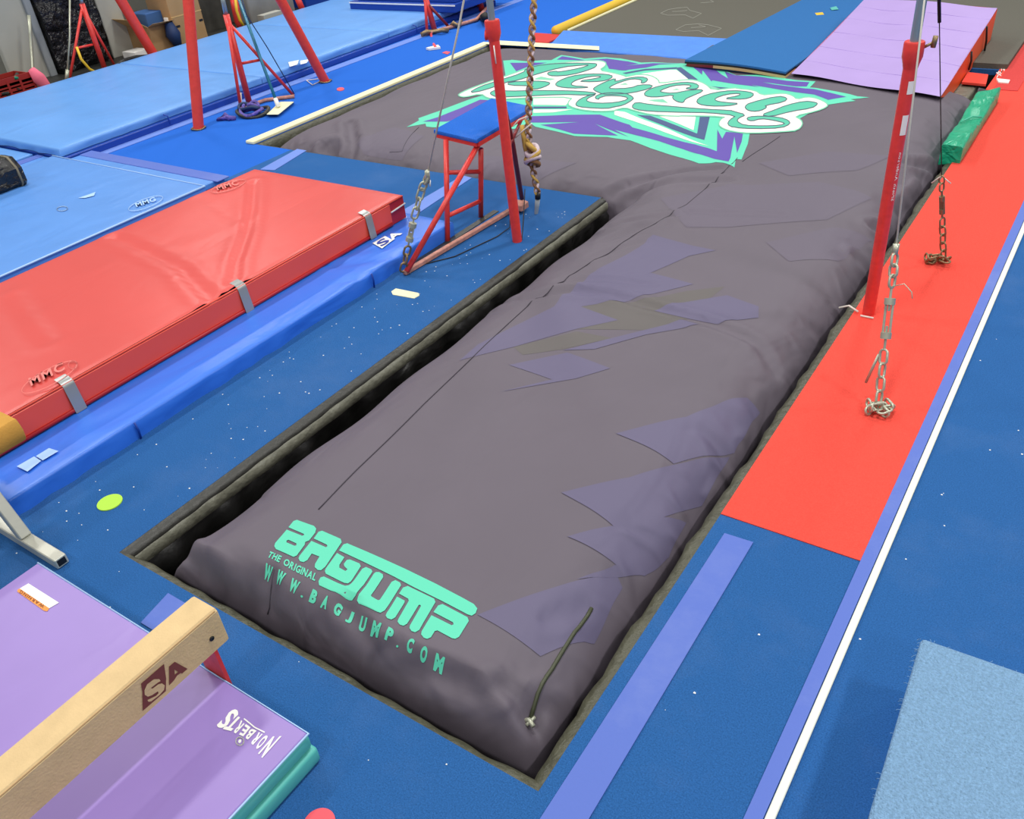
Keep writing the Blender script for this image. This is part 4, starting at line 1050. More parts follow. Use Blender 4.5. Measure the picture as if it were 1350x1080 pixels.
def curved_label(base, r, ang0, ang1, z0, z1, m, parent, name, hole=None):
    bm = BM(); n = 8; A = []
    for i in range(n + 1):
        a = ang0 + (ang1 - ang0) * i / n
        A.append((bm.verts.new(base + Vector((math.cos(a) * r, math.sin(a) * r, z0))), bm.verts.new(base + Vector((math.cos(a) * r, math.sin(a) * r, z1)))))
    for a, b in zip(A, A[1:]): bm.faces.new((a[0], b[0], b[1], a[1]))
    return obj(name, bm, m, parent, True)
toc = math.atan2(-UR.y, -UR.x)
def zof(u, v, base):  # height on a vertical at base
    d = ray(u, v); t = math.hypot(base.x, base.y) / math.hypot(d[0], d[1]); return HC + d[2] * t
for v0, v1 in ((105, 122), (150, 176)):
    curved_label(UR, .0345, toc + .1, toc + 1.0, zof(1190, v1, UR), zof(1200, v0, UR), m_paper, ur, 'white_label')
def post_text(s, base, r, a0, z0, z1, m, parent, wdt):
    # text running up the post
    bm = BM(); L = z1 - z0; ws = [.3 if c == ' ' else glyph(c, .01)[2] for c in s]; tot = sum(ws) + .12 * len(s); z = 0
    for c, wd in zip(s, ws):
        if c != ' ':
            vs, fs, _, gh = glyph(c, .01)
            V = []
            for (sx, sy) in vs:
                aa = a0 + (wdt / r) * (sy * gh * 1.2 - .5); V.append(bm.verts.new(base + Vector((math.cos(aa) * r, math.sin(aa) * r, z0 + L * (z + sx * wd) / tot))))
            for f in fs:
                try: bm.faces.new([V[i] for i in f])
                except Exception: pass
        z += wd + .12
    return obj('printed_text', bm, m, parent)
post_text('Spieth Anderson', UR, .0345, toc + .75, zof(1170, 262, UR), zof(1190, 198, UR), m_paper, ur, .018)

# right cables
def cable_set(anchor_px, pts_px, top3, label, base_pile=True, sleeve=None):
    a = PZ(*anchor_px, .02); t = thing('tension_cable', a, label, 'cable')
    T3 = Vector(top3); 
    return a, T3, t
def along(a, T3, u, v):
    # parameter on segment nearest to pixel row v
    best = None
    for k in range(401):
        q = a.lerp(T3, k / 400); c = R.T @ np.array(q - Vector((0, 0, HC))); py = CY - c[1] / -c[2] * FPX
        if best is None or abs(py - v) < best[0]: best = (abs(py - v), k / 400)
    return a.lerp(T3, best[1])
def pile(t, a, n=7, r=.0065, m=None, seed=0, sx=.05, sy=.04):
    rnd = random.Random(seed)
    for i in range(n):
        c = a + Vector((rnd.uniform(-sx, sx), rnd.uniform(-sy, sy), .008 + .009 * (i % 3)))
        d = Vector((rnd.uniform(-1, 1), rnd.uniform(-1, 1), rnd.uniform(-.15, .15)))
        obj('chain_link', link_bm(c, d, .07, .038, r, rnd.uniform(0, 3)), m or m_steel, t, True)
a = PZ(1157, 538, .02); T3 = UR + Vector((.02, 0, 2.58))
# make the cable follow the photo's line: choose top so it passes beside the chrome tube
T3 = PY(1219, -2, 4.35)
t = thing('tension_cable', (a.x, a.y, 0), 'steel tension cable with turnbuckle and chain anchored on the red runner nearest the camera', 'cable', None)
s1, s2, s3, s4 = along(a, T3, 0, 462), along(a, T3, 0, 420), along(a, T3, 0, 378), along(a, T3, 0, 336)
pile(t, a, 8, seed=4); chain(t, a + Vector((0, 0, .02)), s1)
turnbuckle(t, s1, s3, .034); chain(t, s3, s4, L=.06)
obj('cable_clamp', tb([s4, along(a, T3, 0, 321)], [.010, .016], 8), m_steel, t, True)
obj('wire', tb([along(a, T3, 0, 322), a + (T3 - a) * 1.45], .0048, 6), m_wire, t, True)
obj('loose_wire', tb([s3, s3 + Vector((.05, .01, .02)), s3 + Vector((.09, -.0, -.01)), s3 + Vector((.10, -.02, -.03))], .0025, 5), m_steel, t, True)
obj('chain_tail', tb([s1 + Vector((-.02, 0, -.03)), s1 + Vector((-.05, -.03, -.18))], .007, 6), m_steel, t, True)
a = PZ(1243, 345, .02); T3 = PY(1238, -2, 5.1)
t = thing('tension_cable', (a.x, a.y, 0), 'dark tension cable with rusty chain anchored further up the red runner', 'cable')
s1, s2, s3 = along(a, T3, 0, 288), along(a, T3, 0, 252), along(a, T3, 0, 232)
pile(t, a, 5, .006, m_brass, 5, .05, .03); pile(t, a + Vector((-.09, -.02, 0)), 4, .006, m_brass, 6, .05, .015)
chain(t, a + Vector((0, 0, .02)), s1, m_brass, .065, .0055)
turnbuckle(t, s1, s2, .022, m_brass); chain(t, s2, s3, m_brass, .05, .005, .035)
obj('wire', tb([s3, a + (T3 - a) * 1.45], .0032, 6), m_clutter, t, True)
obj('rubber_sleeve', tb([along(a, T3, 0, 30), a + (T3 - a) * 1.2], .009, 8), m_black, t, True)
obj('cord', tb([along(a, T3, 0, 238) + Vector((-.05, 0, -.02)), along(a, T3, 0, 232), along(a, T3, 0, 238) + Vector((.05, 0, -.01))], .004, 6), m_string, t, True)

# left upright with brace and base rail
UL0 = PZ(682, 318, 0); UL1 = PX(653, 100, UL0.x - .05)
dirL = (PY(647, 30, UL0.y) - UL0)
pc = PY(650, 40, UL0.y); 
ul = thing('bar_upright', UL0, 'red bar upright beside the blue topped spotting stool, in front of the knotted rope', 'bar upright')
obj('post', tb([UL0, pc], .034, 18), m_redp, ul, True, 50)
dd = (pc - UL0).normalized()
obj('collar', tb([pc - dd * .06, pc - dd * .02, pc + dd * .05, pc + dd * .06], [.034, .048, .048, .045], 20), m_redp, ul, True, 50)
obj('inner_tube', tb([pc - dd * .1, pc + dd * 1.1], .022, 16), m_chrome, ul, True, 50)
kp = PY(640, 46, UL0.y - .02)
obj('clamp_knob', tb([PY(650, 46, UL0.y), kp], [.02, .034], 12), m_redp, ul, True, 50)
obj('white_decal', tb([PY(651, 60, UL0.y - .034), PY(654, 84, UL0.y - .034)], .004, 6), m_paper, ul, True)
br0 = PZ(688, 262, .03); 
obj('brace', tb([br0, PX(676, 190, (br0.x + pc.x) / 2), pc - dd * .35 ], .018, 10), m_dkred, ul, True)
rail0, rail1 = PZ(533, 360, .02), PZ(692, 266, .02)
bm = BM(); rectbar(bm, rail0, rail1, .035, .03); obj('base_rail', bev(bm, .004, 1), m_scuff, ul)
bm = BM(); rectbar(bm, PZ(690, 268, .05), PZ(690, 268, .05) + Vector((0, -.1, 0)), .1, .05); obj('base_plate', bev(bm, .006, 1), m_scuff, ul)
obj('painted_rail_shade', bbox(rail0.x - .075, rail0.x - .025, rail0.y + .12, rail1.y - .2, .0, .006), m_rimd, ul)  # flat dark strip on the carpet, painting the shade along the rail
obj('hanging_cord', tb([PX(692, 250, br0.x + .06), PZ(690, 290, .05), PZ(688, 316, .01)], .004, 6), m_black, ul, True)
obj('loop_cord', tb([PZ(673, 280, .06), PZ(672, 300, .01), PZ(655, 312, .006), PZ(600, 338, .006), PZ(560, 348, .006), PZ(540, 350, .006)], .004, 6), m_black, ul, True)

# spotting stool
zs = .70
C = [PZ(571, 171, zs), PZ(628, 184, zs), PZ(703, 140, zs), PZ(648, 129, zs)]
st_ = thing('spotting_stool', (C[0] + C[1] + C[2] + C[3]) / 4 - Vector((0, 0, zs)), 'red framed spotting stool with blue carpeted top beside the left upright', 'stool')
bm = BM(); hexa(bm, [c + Vector((0, 0, -.03)) for c in C] + C); bev(bm, .008, 2); obj('seat', bm, m_stoolb, st_, True, 40)
bm = BM()
ins = [c.lerp((C[0] + C[2]) / 2, .06) + Vector((0, 0, -.042)) for c in C]
for a, b in zip(ins, ins[1:] + ins[:1]): rectbar(bm, a, b, .025, .03)
obj('seat_frame', bm, m_redp, st_)
l1t = PZ(588, 184, zs - .05); l1b = PZ(590, 318, .0); l2t = PZ(634, 190, zs - .06); l2b = PZ(634, 286, 0)
l2t = Vector((PX(634, 196, l2b.x + .12)))
obj('leg', tb([l1b, l1t], .019, 12), m_redp, st_, True)
obj('leg', tb([l2b, l2t, ], .019, 12), m_redp, st_, True)
dt = PZ(632, 188, zs - .05); db_ = PZ(536, 358, .03)
obj('diagonal_brace', tb([db_, dt], .019, 12), m_redp, st_, True)
def onseg(a, b, s): return a.lerp(b, s)
obj('crossbar', tb([onseg(l1b, l1t, .25), onseg(l2b, l2t, .25)], .016, 10), m_redp, st_, True)
obj('crossbar', tb([onseg(l1b, l1t, .68), onseg(l2b, l2t, .68)], .016, 10), m_redp, st_, True)
for c in (PZ(693, 146, zs - .04),):
    obj('hook', tb([c, PX(668, 200, UL0.x - .1)], .012, 8), m_dkred, st_, True)

# left cable with chain
a = PZ(531, 358, .03); T3 = PY(612, -1, 4.35)
t = thing('tension_cable', (a.x, a.y, 0), 'steel cable and chain anchored at the foot of the spotting stool diagonal', 'cable')
p1, p2, p3, p4 = PX(538, 325, a.x + .06), PX(546, 287, a.x + .11), PX(556, 250, a.x + .16), PX(563, 232, a.x + .2)
chain(t, a, p1, m_brass, .07, .008, .045); turnbuckle(t, p1, p2, .036); chain(t, p2, p3, None, .08, .0075, .045); chain(t, p3, p4, None, .06, .008, .045)
obj('cable_clamp', tb([PX(564, 240, a.x + .19), PX(563, 226, a.x + .22)], .016, 8), m_steel, t, True)
obj('tape_tag', tb([PX(566, 238, a.x + .2), PX(567, 246, a.x + .2)], [.010, .004], 6), m_paper, t, True)
obj('wire', tb([p4, PX(606, 30, a.x + .45), PX(612, -2, a.x + .49), PX(618, -40, a.x + .53)], .006, 6), m_wire, t, True)

# =================================================================== ROPE
rp_px = [(705, -30), (704, 0), (701, 50), (699, 100), (697, 140), (696, 165)]
yk = 5.05
path = [PY(u, v, yk) for u, v in rp_px]
knot = PY(701, 205, yk); low = [PY(703, 225, yk), PY(706, 240, yk), PY(709, 256, yk)]
rp = thing('climbing_rope', (knot.x, knot.y, 0), 'thick braided gold brown and lilac climbing rope with a big knot', 'rope')
def helix(P, r, turns_per_m, ph, n_per=60):
    L = [0]; 
    for a_, b_ in zip(P, P[1:]): L.append(L[-1] + (b_ - a_).length)
    out = []; N = int(L[-1] * n_per) + 2
    for i in range(N):
        s = L[-1] * i / (N - 1); k = 0
        while k < len(P) - 2 and L[k + 1] < s: k += 1
        q = P[k].lerp(P[k + 1], (s - L[k]) / (L[k + 1] - L[k])); an = ph + s * turns_per_m * 2 * math.pi
        out.append(q + Vector((math.cos(an) * r, math.sin(an) * r, 0)))
    return out
full = path + [PY(698, 190, yk), knot] + low
for i, m in enumerate((m_rope1, m_rope2, m_rope3, m_rope1, m_rope3)):
    obj('strand', tb(helix(full, .013 + .003 * (i % 2), 7.5 if i % 2 else -7.5, i * math.pi / 2, 110), .0105, 6), m, rp, True)
kb = []
for j, (m, dz, rr_) in enumerate(((m_rope3, .035, .042), (m_rope1, .0, .050), (m_rope3, -.03, .052), (m_rope2, -.055, .044), (m_rope1, .06, .034))):
    c = knot + Vector((.005, 0, dz)); pts = [c + Vector((math.cos(a_) * rr_, math.sin(a_) * rr_ * .8, .03 * math.sin(a_ + j))) for a_ in [2 * math.pi * k / 18 for k in range(18)]]
    obj('knot_turn', tb(pts, .018, 8, close=True), m, rp, True)
obj('knot_tail', tb([PY(688, 165, yk), PY(690, 178, yk - .02), PY(692, 192, yk - .02), PY(695, 205, yk)], .017, 8), m_rope1, rp, True)
obj('tying_string', tb([PY(701, 163, yk - .06), PY(690, 172, yk - .06), PY(679, 182, yk - .1)], .005, 6), m_string, rp, True)
obj('tying_string', tb([PY(694, 154, yk - .05), PY(684, 158, yk - .06), PY(677, 166, yk - .1)], .005, 6), m_string, rp, True)
tag(obj('taped_band', tb([PY(709, 254, yk), PY(709, 262, yk)], .022, 10), m_black, rp, True), 'black taped band')
tag(obj('whipped_tail', tb([PY(709, 260, yk), PY(708, 272, yk), PY(706, 288, yk), PY(705, 303, yk)], [.02, .018, .012, .003], 10), mat('grey_tape_tail', (165, 175, 180), .5), rp, True), 'tapered grey tape tail')

# =================================================================== BACK LEFT RIG
rg = thing('rigging_frame', (-8.07, 6.6, 0), 'tall A-frame of two thick orange-red padded tubes on the royal carpet', 'rigging frame')
ra, rb = PZ(262, 170, 0), PZ(429, 108, 0)
xm = (ra.x + rb.x) / 2
ta, tb_ = PX(248, -2, xm), PX(369, -2, xm)
obj('leg', tb([ra, ra + (ta - ra) * 1.5], .056, 18), m_redpo, rg, True, 50)
obj('leg', tb([rb, rb + (tb_ - rb) * 1.5], .056, 18), m_redpo, rg, True, 50)
for c in (ra, rb):
    bm = BM(); tube(bm, [c + Vector((math.cos(a_) * .075, math.sin(a_) * .075, .012 + .006 * math.sin(a_ * 3))) for a_ in [2 * math.pi * k / 14 for k in range(14)]], .009, 5, close=True)
    obj('base_cord', bm, m_brass, rg, True)
obj('slack_cord', tb([rb + Vector((-.05, -.05, .01)), PZ(412, 112, .01), PZ(404, 106, .01), PZ(420, 104, .01)], .006, 6), m_string, rg, True)
rc = PZ(206, 78, 0); rd = PX(158, -2, rc.x)
tag(obj('leaning_tube', tb([rc, rc + (rd - rc) * 1.4], .07, 16), m_redpo, None, True, 50), 'thick orange-red tube leaning in front of the open cardboard box', 'pole')

def bar_stand(name_label, base_main, top_main, brace_base, brace2_base, chrome_top, cross, rail, group=None, rmain=.035, dark=False):
    x = base_main.x
    t = thing('bar_upright', base_main, name_label, 'bar upright', group)
    obj('post', tb([base_main, top_main], rmain, 14), m_redp, t, True)
    obj('brace', tb([brace_base, top_main - Vector((0, 0, .02))], rmain * .5, 10), m_redp, t, True)
    if brace2_base is not None: obj('brace', tb([brace2_base, top_main - Vector((0, 0, .08))], rmain * .5, 10), m_dkred if dark else m_redp, t, True)
    if chrome_top is not None: obj('inner_tube', tb([top_main, chrome_top], rmain * .7, 12), m_chrome, t, True)
    for a_, b_ in cross: obj('crossbar', tb([a_, b_], rmain * .45, 8), m_redp, t, True)
    if rail is not None: obj('base_rail', tb(rail, rmain * .6, 8), m_scuff, t, True)
    return t
# stand in the middle back
bmn = PZ(329, 137, 0)
tm = PX(298, 19, bmn.x)
s_mid = bar_stand('red bar upright with braces on the royal carpet between the two orange-red tubes', bmn, tm, PZ(318, 146, 0), PZ(387, 126, 0), PX(291, -12, bmn.x),
    [(bmn.lerp(tm, .46), PX(343, 79, bmn.x + .12))], [PZ(318, 146, .02), PZ(330, 139, .02), PZ(350, 132, .02), PZ(388, 127, .02)])
obj('thin_cable', tb([PZ(388, 124, .02), PX(352, 62, bmn.x + .1), PX(325, 20, bmn.x + .05), PX(318, -5, bmn.x)], .006, 5), m_navyb, s_mid, True)
obj('white_cord', tb([PX(317, 122, bmn.x + .05), PZ(318, 140, .03), PZ(316, 150, .02), PZ(322, 144, .02)], .012, 6), m_string, s_mid, True)
# stand at far left behind the mats
bl = PZ(140, 96, 0); tl = PX(108, 5, bl.x)
s_left = bar_stand('red bar upright with braces in front of the black plastic sheet', bl, tl, PZ(91, 110, 0), PZ(153, 90, 0), PX(105, -12, bl.x),
    [(PX(99, 64, bl.x), PX(122, 59, bl.x))], None)
obj('yellow_hose', tb([PX(101, 62, bl.x + .05), PX(107, 78, bl.x + .1), PX(118, 91, bl.x + .1), PX(131, 98, bl.x + .1)], .018, 8), m_yellow, s_left, True)
obj('side_cable', tb([PX(92, -5, bl.x), PX(92, 50, bl.x), PX(89, 92, bl.x)], .012, 6), m_steel, s_left, True)
obj('side_cable', tb([PX(89, 92, bl.x), PZ(88, 106, .05)], .025, 6), m_steel, s_left, True)
# stand at the top centre
bc = PZ(573, 40, 0); 
tc = PX(560, -6, bc.x)
s_far = bar_stand('red bar upright with dark brace and scuffed floor rail at the top centre', bc, tc, PZ(563, 44, 0), PZ(594, 38, 0), None, [], [PZ(556, 46, .03), PZ(575, 41, .03), PZ(600, 34, .03), PZ(628, 26, .03), PZ(642, 10, .03), PZ(650, 0, .03)], rmain=.04, dark=True)
obj('coiled_chain', tb([PZ(555, 46, .03), PZ(562, 42, .06), PZ(570, 42, .03), PZ(582, 40, .06), PZ(590, 40, .03)], .03, 7), m_brass, s_far, True)
obj('coiled_chain', tb([PZ(594, 35, .03), PZ(598, 30, .08), PZ(604, 34, .04), PZ(608, 28, .05)], .028, 7), m_brass, s_far, True)
obj('lower_strap', tb([PZ(568, 44, .02), PX(570, 56, bc.x + .3), PZ(574, 62, .03)], .02, 6), m_pinkr, s_far, True)
bm = BM(); prism(bm, [tuple(PZ(*p)[:2]) for p in ((562, 66), (578, 62), (581, 65), (566, 67))], .004, .03); tag(obj('anchor_plate', bm, m_paper), 'small white anchor plate on the royal carpet below the top centre upright', 'plate')
tag(obj('floor_weight', tb([PZ(638, 24, .0), PZ(640, 22, .14)], [.07, .06], 12), m_black, None, True), 'black ball weight at the end of the far floor rail', 'weight')
tag(obj('steel_post', tb([PZ(635, 14, 0), PX(630, -8, PZ(635, 14, 0).x)], .05, 10), m_redp, None, True), 'red stub post at the top border right of the far floor rail', 'post')
bm = BM(); prism(bm, [tuple(PZ(*p)[:2]) for p in ((583, 70), (588, 68), (594, 69), (590, 72))], .0, .006); tag(obj('floor_marker', bm, m_pinkr), 'pink spot on the royal carpet near the thin steel cable', 'marker')
bm = BM(); prism(bm, [tuple(p_[:2]) for p_ in [PZ(u, v) for u, v in ell(449, 118, 5, 2.2, -.1, 12)]], .0, .006); tag(obj('floor_marker', bm, m_pinkr), 'pink spot on the royal carpet right of the thick orange-red tube', 'marker')

# floor tool with turquoise handle
fx = PZ(366, 140, .02)
ft_ = thing('floor_brush', (fx.x, fx.y, 0), 'floor brush with turquoise handle and cream flat head', 'brush')
bm = BM(); hexa(bm, [PZ(351, 152, 0), PZ(367, 152, 0), PZ(388, 135, 0), PZ(369, 135, 0), PZ(351, 151, .04), PZ(367, 151, .04), PZ(388, 134, .04), PZ(369, 134, .04)]); bev(bm, .008, 1)
obj('brush_head', bm, m_cream, ft_)
h0 = PZ(367, 141, .05); h1 = PX(313, -6, h0.x - .9)
obj('handle', tb([h0.lerp(h1, .07), h1], .017, 10), m_turq, ft_, True)
obj('ferrule', tb([h0, h0.lerp(h1, .07)], .024, 10), m_paper, ft_, True)
# strap heap
sh = thing('strap_bundle', PZ(332, 150, 0), 'purple patterned strap bundle with grey ring on the royal carpet', 'strap')
cc = PZ(332, 148, .03)
for k, (rx, ry, dz, m) in enumerate(((.19, .16, 0, m_rimd), (.13, .11, .02, m_strap), (.09, .07, .05, m_strap), (.15, .06, .06, m_navyb), (.06, .05, .08, m_strap))):
    obj('strap_loop' if m is not m_rimd else 'grey_ring', tb([cc + Vector((math.cos(a_) * rx + .03 * math.sin(k * 2), math.sin(a_) * ry + .02 * math.cos(k * 3), dz + .02 * math.sin(2 * a_ + k))) for a_ in [2 * math.pi * j / 20 for j in range(20)]], .02, 6, close=True), m, sh, True)
obj('strap_end', tb([PZ(310, 156, .02), PZ(300, 155, .03), PZ(288, 158, .01), PZ(297, 151, .05), PZ(303, 157, .02)], .026, 6), m_strap, sh, True)

# black octagonal end of a covered beam at the left border
oc = thing('covered_roll', (-8.6, 3.4, .05), 'black plastic covered roll end resting on the mats at the left border', 'roll')
z_ = .33
c0 = PY(14, 224, 3.62)
bm = BM(); ring = []
e0 = PY(20, 220, 3.66)
rad = .17
rows = []
for (y, s) in ((e0.y - 1.6, 1), (e0.y - .03, 1), (e0.y, .93)):
    rows.append([bm.verts.new((e0.x - .03 + math.cos(a_) * rad * s, y, .055 + rad + math.sin(a_) * rad * s)) for a_ in [math.pi / 8 + k * math.pi / 4 for k in range(8)]])
for A, B in zip(rows, rows[1:]):
    for k in range(8): bm.faces.new((A[k], A[(k + 1) % 8], B[(k + 1) % 8], B[k]))
bm.faces.new(rows[-1]); bm.faces.new(list(reversed(rows[0])))
obj('roll_body', bm, m_tarp, oc); obj('tape_wrap', tb([(e0.x - .03 + math.cos(a_) * rad * .97, e0.y - .05, .055 + rad + math.sin(a_) * rad * .97) for a_ in [math.pi / 8 + k * math.pi / 4 for k in range(8)]], .012, 6, close=True), mat('grey_brown_tape', (120, 112, 90), .5), oc, True)

# =================================================================== BACKGROUND CLUTTER (top left)
xw = -12.75
def panel(px4, x, th, m, name, label, cat, bvl=.0):
    P = [PX(u, v, x) for u, v in px4]
    bm = BM(); a_ = [bm.verts.new(p) for p in P]; b_ = [bm.verts.new(p + Vector((-th, 0, 0))) for p in P]
    n = len(P); bm.faces.new(a_); bm.faces.new(list(reversed(b_)))
    for i in range(n): bm.faces.new((a_[i], b_[i], b_[(i + 1) % n], a_[(i + 1) % n]))
    return tag(obj(name, bm, m), label, cat)
def stand_box(u0, u1, vb, x, depth, ztop, m, name, label, cat, z0=0.0, wave=0):
    p0 = PX(u0, vb, x); p1 = PX(u1, vb, x); bm = BM()
    box(bm, x - depth, x, p0.y, p1.y, z0, ztop)
    if wave:
        bmesh.ops.subdivide_edges(bm, edges=bm.edges[:], cuts=14, use_grid_fill=True); rnd = random.Random(int(u0))
        for v in bm.verts:
            v.co.x += wave * math.sin(v.co.z * 11 + v.co.y * 5) * math.sin(v.co.y * 9 + v.co.z * 3) + rnd.uniform(-wave, wave) * .3
    else: bev(bm, .01, 1)
    return tag(obj(name, bm, m, None, bool(wave)), label, cat)
def yat(u, v, x): return PX(u, v, x).y
stand_box(20, 72, 110, -12.55, .10, 2.2, m_wall, 'wall_panel', 'pale grey upright panel left of the black plastic sheet', 'panel')
y0_ = yat(72, 110, -12.5); y1_ = yat(80, 106, -12.5)
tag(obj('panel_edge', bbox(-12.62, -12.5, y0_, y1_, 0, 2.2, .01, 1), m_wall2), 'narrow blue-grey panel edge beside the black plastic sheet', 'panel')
y2_ = yat(150, 88, -12.5)
bm = BM(); box(bm, -12.66, -12.42, y1_ + .02, y2_, 0, 1.9)
bmesh.ops.subdivide_edges(bm, edges=bm.edges[:], cuts=22, use_grid_fill=True)
for v in bm.verts:
    v.co.x += .035 * math.sin(v.co.z * 13 + v.co.y * 6 + 2 * math.sin(v.co.y * 4)) * math.sin(v.co.y * 8 + v.co.z * 4)
tag(obj('plastic_sheet', bm, m_tarp, None, True), 'crumpled black plastic sheeting hanging behind the red upright', 'plastic sheet')
stand_box(152, 182, 80, -12.5, .10, 2.2, m_wall, 'wall_panel', 'pale grey upright panel between the black sheet and the leaning red tube', 'panel')
tag(obj('rubber_matting', bbox(-13.38, -11.46, 4.5, 13.5, .0, .01), m_rimd), 'dark floor matting between the pale blue mats and the grey panels', 'floor mat')
# crate
ck = thing('plastic_crate', PZ(28, 125, 0), 'red plastic crate filled with straps at the left border', 'crate')
p0 = PX(-30, 150, -11.95); p1 = PX(50, 122, -11.95)
cy0, cy1 = p0.y, p1.y; ztc = PX(45, 97, -11.95).z
bm = BM()
for k in range(4):
    zz = .04 + k * ztc / 4
    rectbar(bm, (-11.95, cy0, zz), (-11.95, cy1, zz), .02, .07 if k < 3 else .1); rectbar(bm, (-12.35, cy0, zz), (-12.35, cy1, zz), .02, .07)
    rectbar(bm, (-11.95, cy1, zz), (-12.35, cy1, zz), .02, .07)
for k in range(6):
    yy = cy0 + (cy1 - cy0) * k / 5; rectbar(bm, (-11.95, yy, 0), (-11.95, yy, ztc), .03, .03, Vector((0, 1, 0)))
box(bm, -12.35, -11.95, cy0, cy1, 0, .03)
obj('crate_body', bm, m_crate, ck)
rnd = random.Random(9)
tangle = thing('strap_bundle', Vector((-12.1, (cy0 + cy1) / 2, .1)), 'tangle of dark straps and ropes in the red crate', 'strap')
for k, m in enumerate((m_clutter, m_strap, m_rimd, m_brass, m_navyb, m_clutter, m_greend)):
    yc = cy0 + (cy1 - cy0) * (.12 + .13 * k); pts = [Vector((-12.1 + rnd.uniform(-.1, .18), yc + rnd.uniform(-.15, .15), .06 + rnd.uniform(0, ztc * .8))) for _ in range(8)]
    obj('strap_loop', tb(pts, .022, 6), m, tangle, True)
cloth = BM(); pk = PX(51, 103, -11.92); tube(cloth, [pk + Vector((0, -.05, .12)), pk, pk + Vector((.02, .06, -.15)), pk + Vector((.02, .09, -.25))], [.05, .09, .06, .02], 8)
tag(obj('pink_cloth', cloth, m_pink, None, True), 'pink cloth tied at the corner of the red crate', 'cloth')
tag(obj('hanging_chain', tb([PX(38, 20, -12.3), PX(40, 45, -12.3), PX(43, 90, -12.3), PX(46, 120, -12.0)], .022, 6), m_steel, None, True), 'thin chain hanging on the grey panel above the crate', 'chain')
# clutter shelf and boxes
yb0, yb1 = yat(202, 70, -12.2), yat(224, 70, -12.2)
cbx = thing('cardboard_box', (-12.3, (yb0 + yb1) / 2, 0), 'open cardboard box with raised flaps holding blue items', 'box')
zt_ = PX(225, 28, -12.0).z
bm = BM()
for (a0, a1, b0, b1) in ((-12.6, -12.0, yb0 - .1, yb0 - .09), (-12.6, -12.0, yb1 + .1, yb1 + .11), (-12.0, -11.99, yb0 - .1, yb1 + .11), (-12.61, -12.6, yb0 - .1, yb1 + .11)):
    box(bm, a0, a1, b0, b1, 0, zt_)
box(bm, -12.6, -12.0, yb0 - .1, yb1 + .1, 0, .01)
obj('box_body', bm, m_card, cbx)
bm = BM(); hexa(bm, [(-12.0, yb0 - .1, zt_), (-11.99, yb0 - .1, zt_), (-11.99, yb1, zt_), (-12.0, yb1, zt_), (-11.82, yb0 - .12, zt_ + .06), (-11.81, yb0 - .12, zt_ + .06), (-11.81, yb1, zt_ + .04), (-11.82, yb1, zt_ + .04)]); obj('box_flap', bm, m_cardin, cbx)
bm = BM(); hexa(bm, [(-12.6, yb0 - .1, zt_), (-12.0, yb0 - .1, zt_), (-12.0, yb0 - .09, zt_), (-12.6, yb0 - .09, zt_), (-12.6, yb0 - .3, zt_ + .14), (-12.0, yb0 - .3, zt_ + .14), (-12.0, yb0 - .29, zt_ + .14), (-12.6, yb0 - .29, zt_ + .14)]); obj('box_flap', bm, m_cardin, cbx)
tag(obj('blue_case', bbox(-12.5, -12.1, yb0, yb1, zt_ - .2, zt_ + .16, .01, 1), m_bluebook), 'blue case sticking out of the open cardboard box', 'case')
tag(obj('white_case', bbox(-12.06, -12.0 + .03, yb0 + .25, yb1 + .05, zt_ - .05, zt_ + .06, .005, 1), m_paper), 'small white box on the rim of the open cardboard box', 'box')
yc0, yc1 = yat(238, 66, -11.9), yat(277, 57, -11.9)
c2 = thing('cardboard_box', (-12.1, (yc0 + yc1) / 2, 0), 'tall closed cardboard box behind the left orange-red tube', 'box')
obj('box_body', bbox(-12.4, -11.9, yc0, yc1, 0, .95, .006, 1), m_card, c2)
obj('tape_strip', bbox(-11.902, -11.896, yc0, yc1, .42, .435), m_cardin, c2)
for s in (.08, .55, .85): obj('hand_slot', bbox(-11.9, -11.895, yc0 + (yc1 - yc0) * s, yc0 + (yc1 - yc0) * (s + .12), .28, .31), m_black, c2)
tag(obj('black_bag', tb([PX(222, 30, -11.88), PX(228, 45, -11.86), PX(236, 62, -11.86)], [.06, .11, .05], 8), m_navyb, None, True), 'dark folded cloth squeezed between the two cardboard boxes', 'cloth')
ye0, ye1 = yat(276, 55, -12.4), yat(304, 45, -12.4)
tag(obj('storage_cabinet', bbox(-13.0, -12.4, ye0, ye1, 0, .9, .01, 1), m_clutter), 'dark brown storage cabinet behind the red upright', 'cabinet')
tag(obj('cabinet_top_case', bbox(-12.9, -12.42, ye0 + .1, ye1 - .3, .9, 1.02, .01, 1), m_navyb), 'dark blue case on the storage cabinet', 'case')
yf0, yf1 = yat(310, 45, -12.0), yat(393, 25, -12.0)
bn = thing('storage_bin', (-12.3, (yf0 + yf1) / 2, 0), 'grey plastic storage bin behind the right orange-red tube', 'bin')
obj('bin_body', bbox(-12.7, -12.0, yf0 + .4, yf1, 0, 1.0, .04, 3), m_bin, bn, True, 40)
obj('bin_rim', tb([(-12.0, yf0 + .4, .92), (-12.0, yf1, .92)], .03, 8), m_bin, bn, True)
tag(obj('red_hose', tb([PX(308, -4, -11.8), PX(311, 15, -11.8), PX(314, 28, -11.8), PX(318, 36, -11.8)], .06, 10), m_redp, None, True), 'thick red hose hanging behind the middle red upright', 'hose')
tag(obj('yellow_hose', tb([PX(310, -4, -11.7), PX(312, 14, -11.7), PX(316, 26, -11.7), PX(321, 34, -11.7)], .022, 8), m_yellow, None, True), 'thin yellow cord hanging beside the red hose', 'cord')
tag(obj('white_board', bbox(-11.75, -11.6, yat(350, 32, -11.6), yat(374, 22, -11.6), .0, .17), m_wall), 'white board edge lying between the pale mats and the grey bin', 'board')
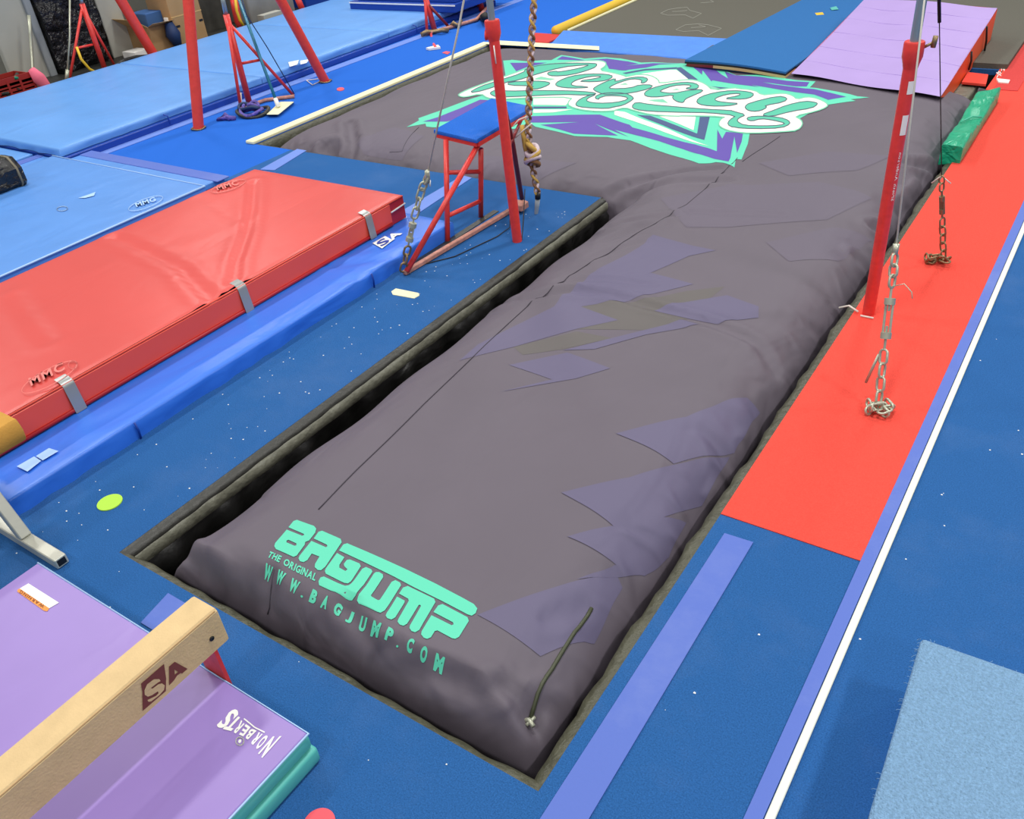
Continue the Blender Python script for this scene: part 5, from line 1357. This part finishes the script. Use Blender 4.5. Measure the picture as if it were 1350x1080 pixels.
tag(obj('red_pole', tb([PZ(401, 18, 0), PX(391, -5, PZ(401, 18, 0).x)], .05, 10), m_redp, None, True), 'short red pole at the top border right of the grey bin', 'pole')
stand_box(404, 455, 8, -12.0, .5, .5, m_navyv, 'mat_stack', 'dark blue mat stack at the top border behind the pale mats', 'gym mat')
tag(obj('rubber_hose', tb([PX(152, 88, -11.9), PX(165, 80, -12.0), PX(180, 76, -12.0), PX(200, 74, -12.0), PX(190, 80, -11.8), PX(160, 86, -11.7), PX(150, 90, -11.7)], .035, 8), m_black, None, True), 'coiled black hose on the floor behind the pale mats', 'hose')
tag(obj('wood_plank', bbox(-12.3, -12.0, yat(178, 72, -12.0), yat(198, 68, -12.0), .0, .1), m_paper), 'small pale plank beside the leaning red tube', 'plank')
stand_box(178, 202, 72, -12.7, .3, .35, m_clutter, 'storage_case', 'dark grey case beside the open cardboard box', 'case')
tag(obj('shelf_board', bbox(-13.3, -12.75, yat(178, 60, -12.75), yat(300, 40, -12.75), 1.0, 1.08), m_rim), 'grey shelf board above the cardboard boxes', 'shelf')

# =================================================================== SMALL FLOOR MARKS
def disc(u, v, r, m, label):
    p = PZ(u, v, 0); bm = BM(); prism(bm, [(p.x + math.cos(a_) * r, p.y + math.sin(a_) * r) for a_ in [2 * math.pi * k / 36 for k in range(36)]], 0.0, .005)
    return tag(obj('floor_spot', bm, m), label, 'floor marker')
disc(145, 663, .058, m_lime, 'lime green rubber spot on the blue carpet below the bright blue mat')
p = PZ(420, 1083, 0); disc(421, 1087, .05, m_pinkr, 'pink rubber spot at the bottom border beside the lilac mat')
bm = BM(); prism(bm, [tuple(PZ(u, v)[:2]) for u, v in ((516, 385), (522, 381), (552, 387), (553, 390), (546, 394), (518, 389))], .0, .004)
tag(obj('floor_label', bm, m_cream), 'worn cream sticker on the blue carpet near the stool diagonal', 'label')
# chalk specks scattered over the near carpet
rnd = random.Random(11); bm = BM()
for i in range(240):
    x, y = (rnd.uniform(-3.7, -3.15), rnd.uniform(.6, 5.2)) if i % 2 else (rnd.uniform(-3.6, .4), rnd.uniform(.2, 5))
    if PX0 < x < PX1 and y > PY0: continue
    if -.96 < x < -.3 and y > 2.5: continue
    s = rnd.uniform(.001, .0035); prism(bm, [(x - s, y - s), (x + s * 1.5, y - s * .6), (x + s, y + s), (x - s * .8, y + s)], .0, .0015)
tag(obj('chalk_specks', bm, m_paper), 'tiny white chalk specks scattered on the blue carpet', 'chalk', kind='stuff')
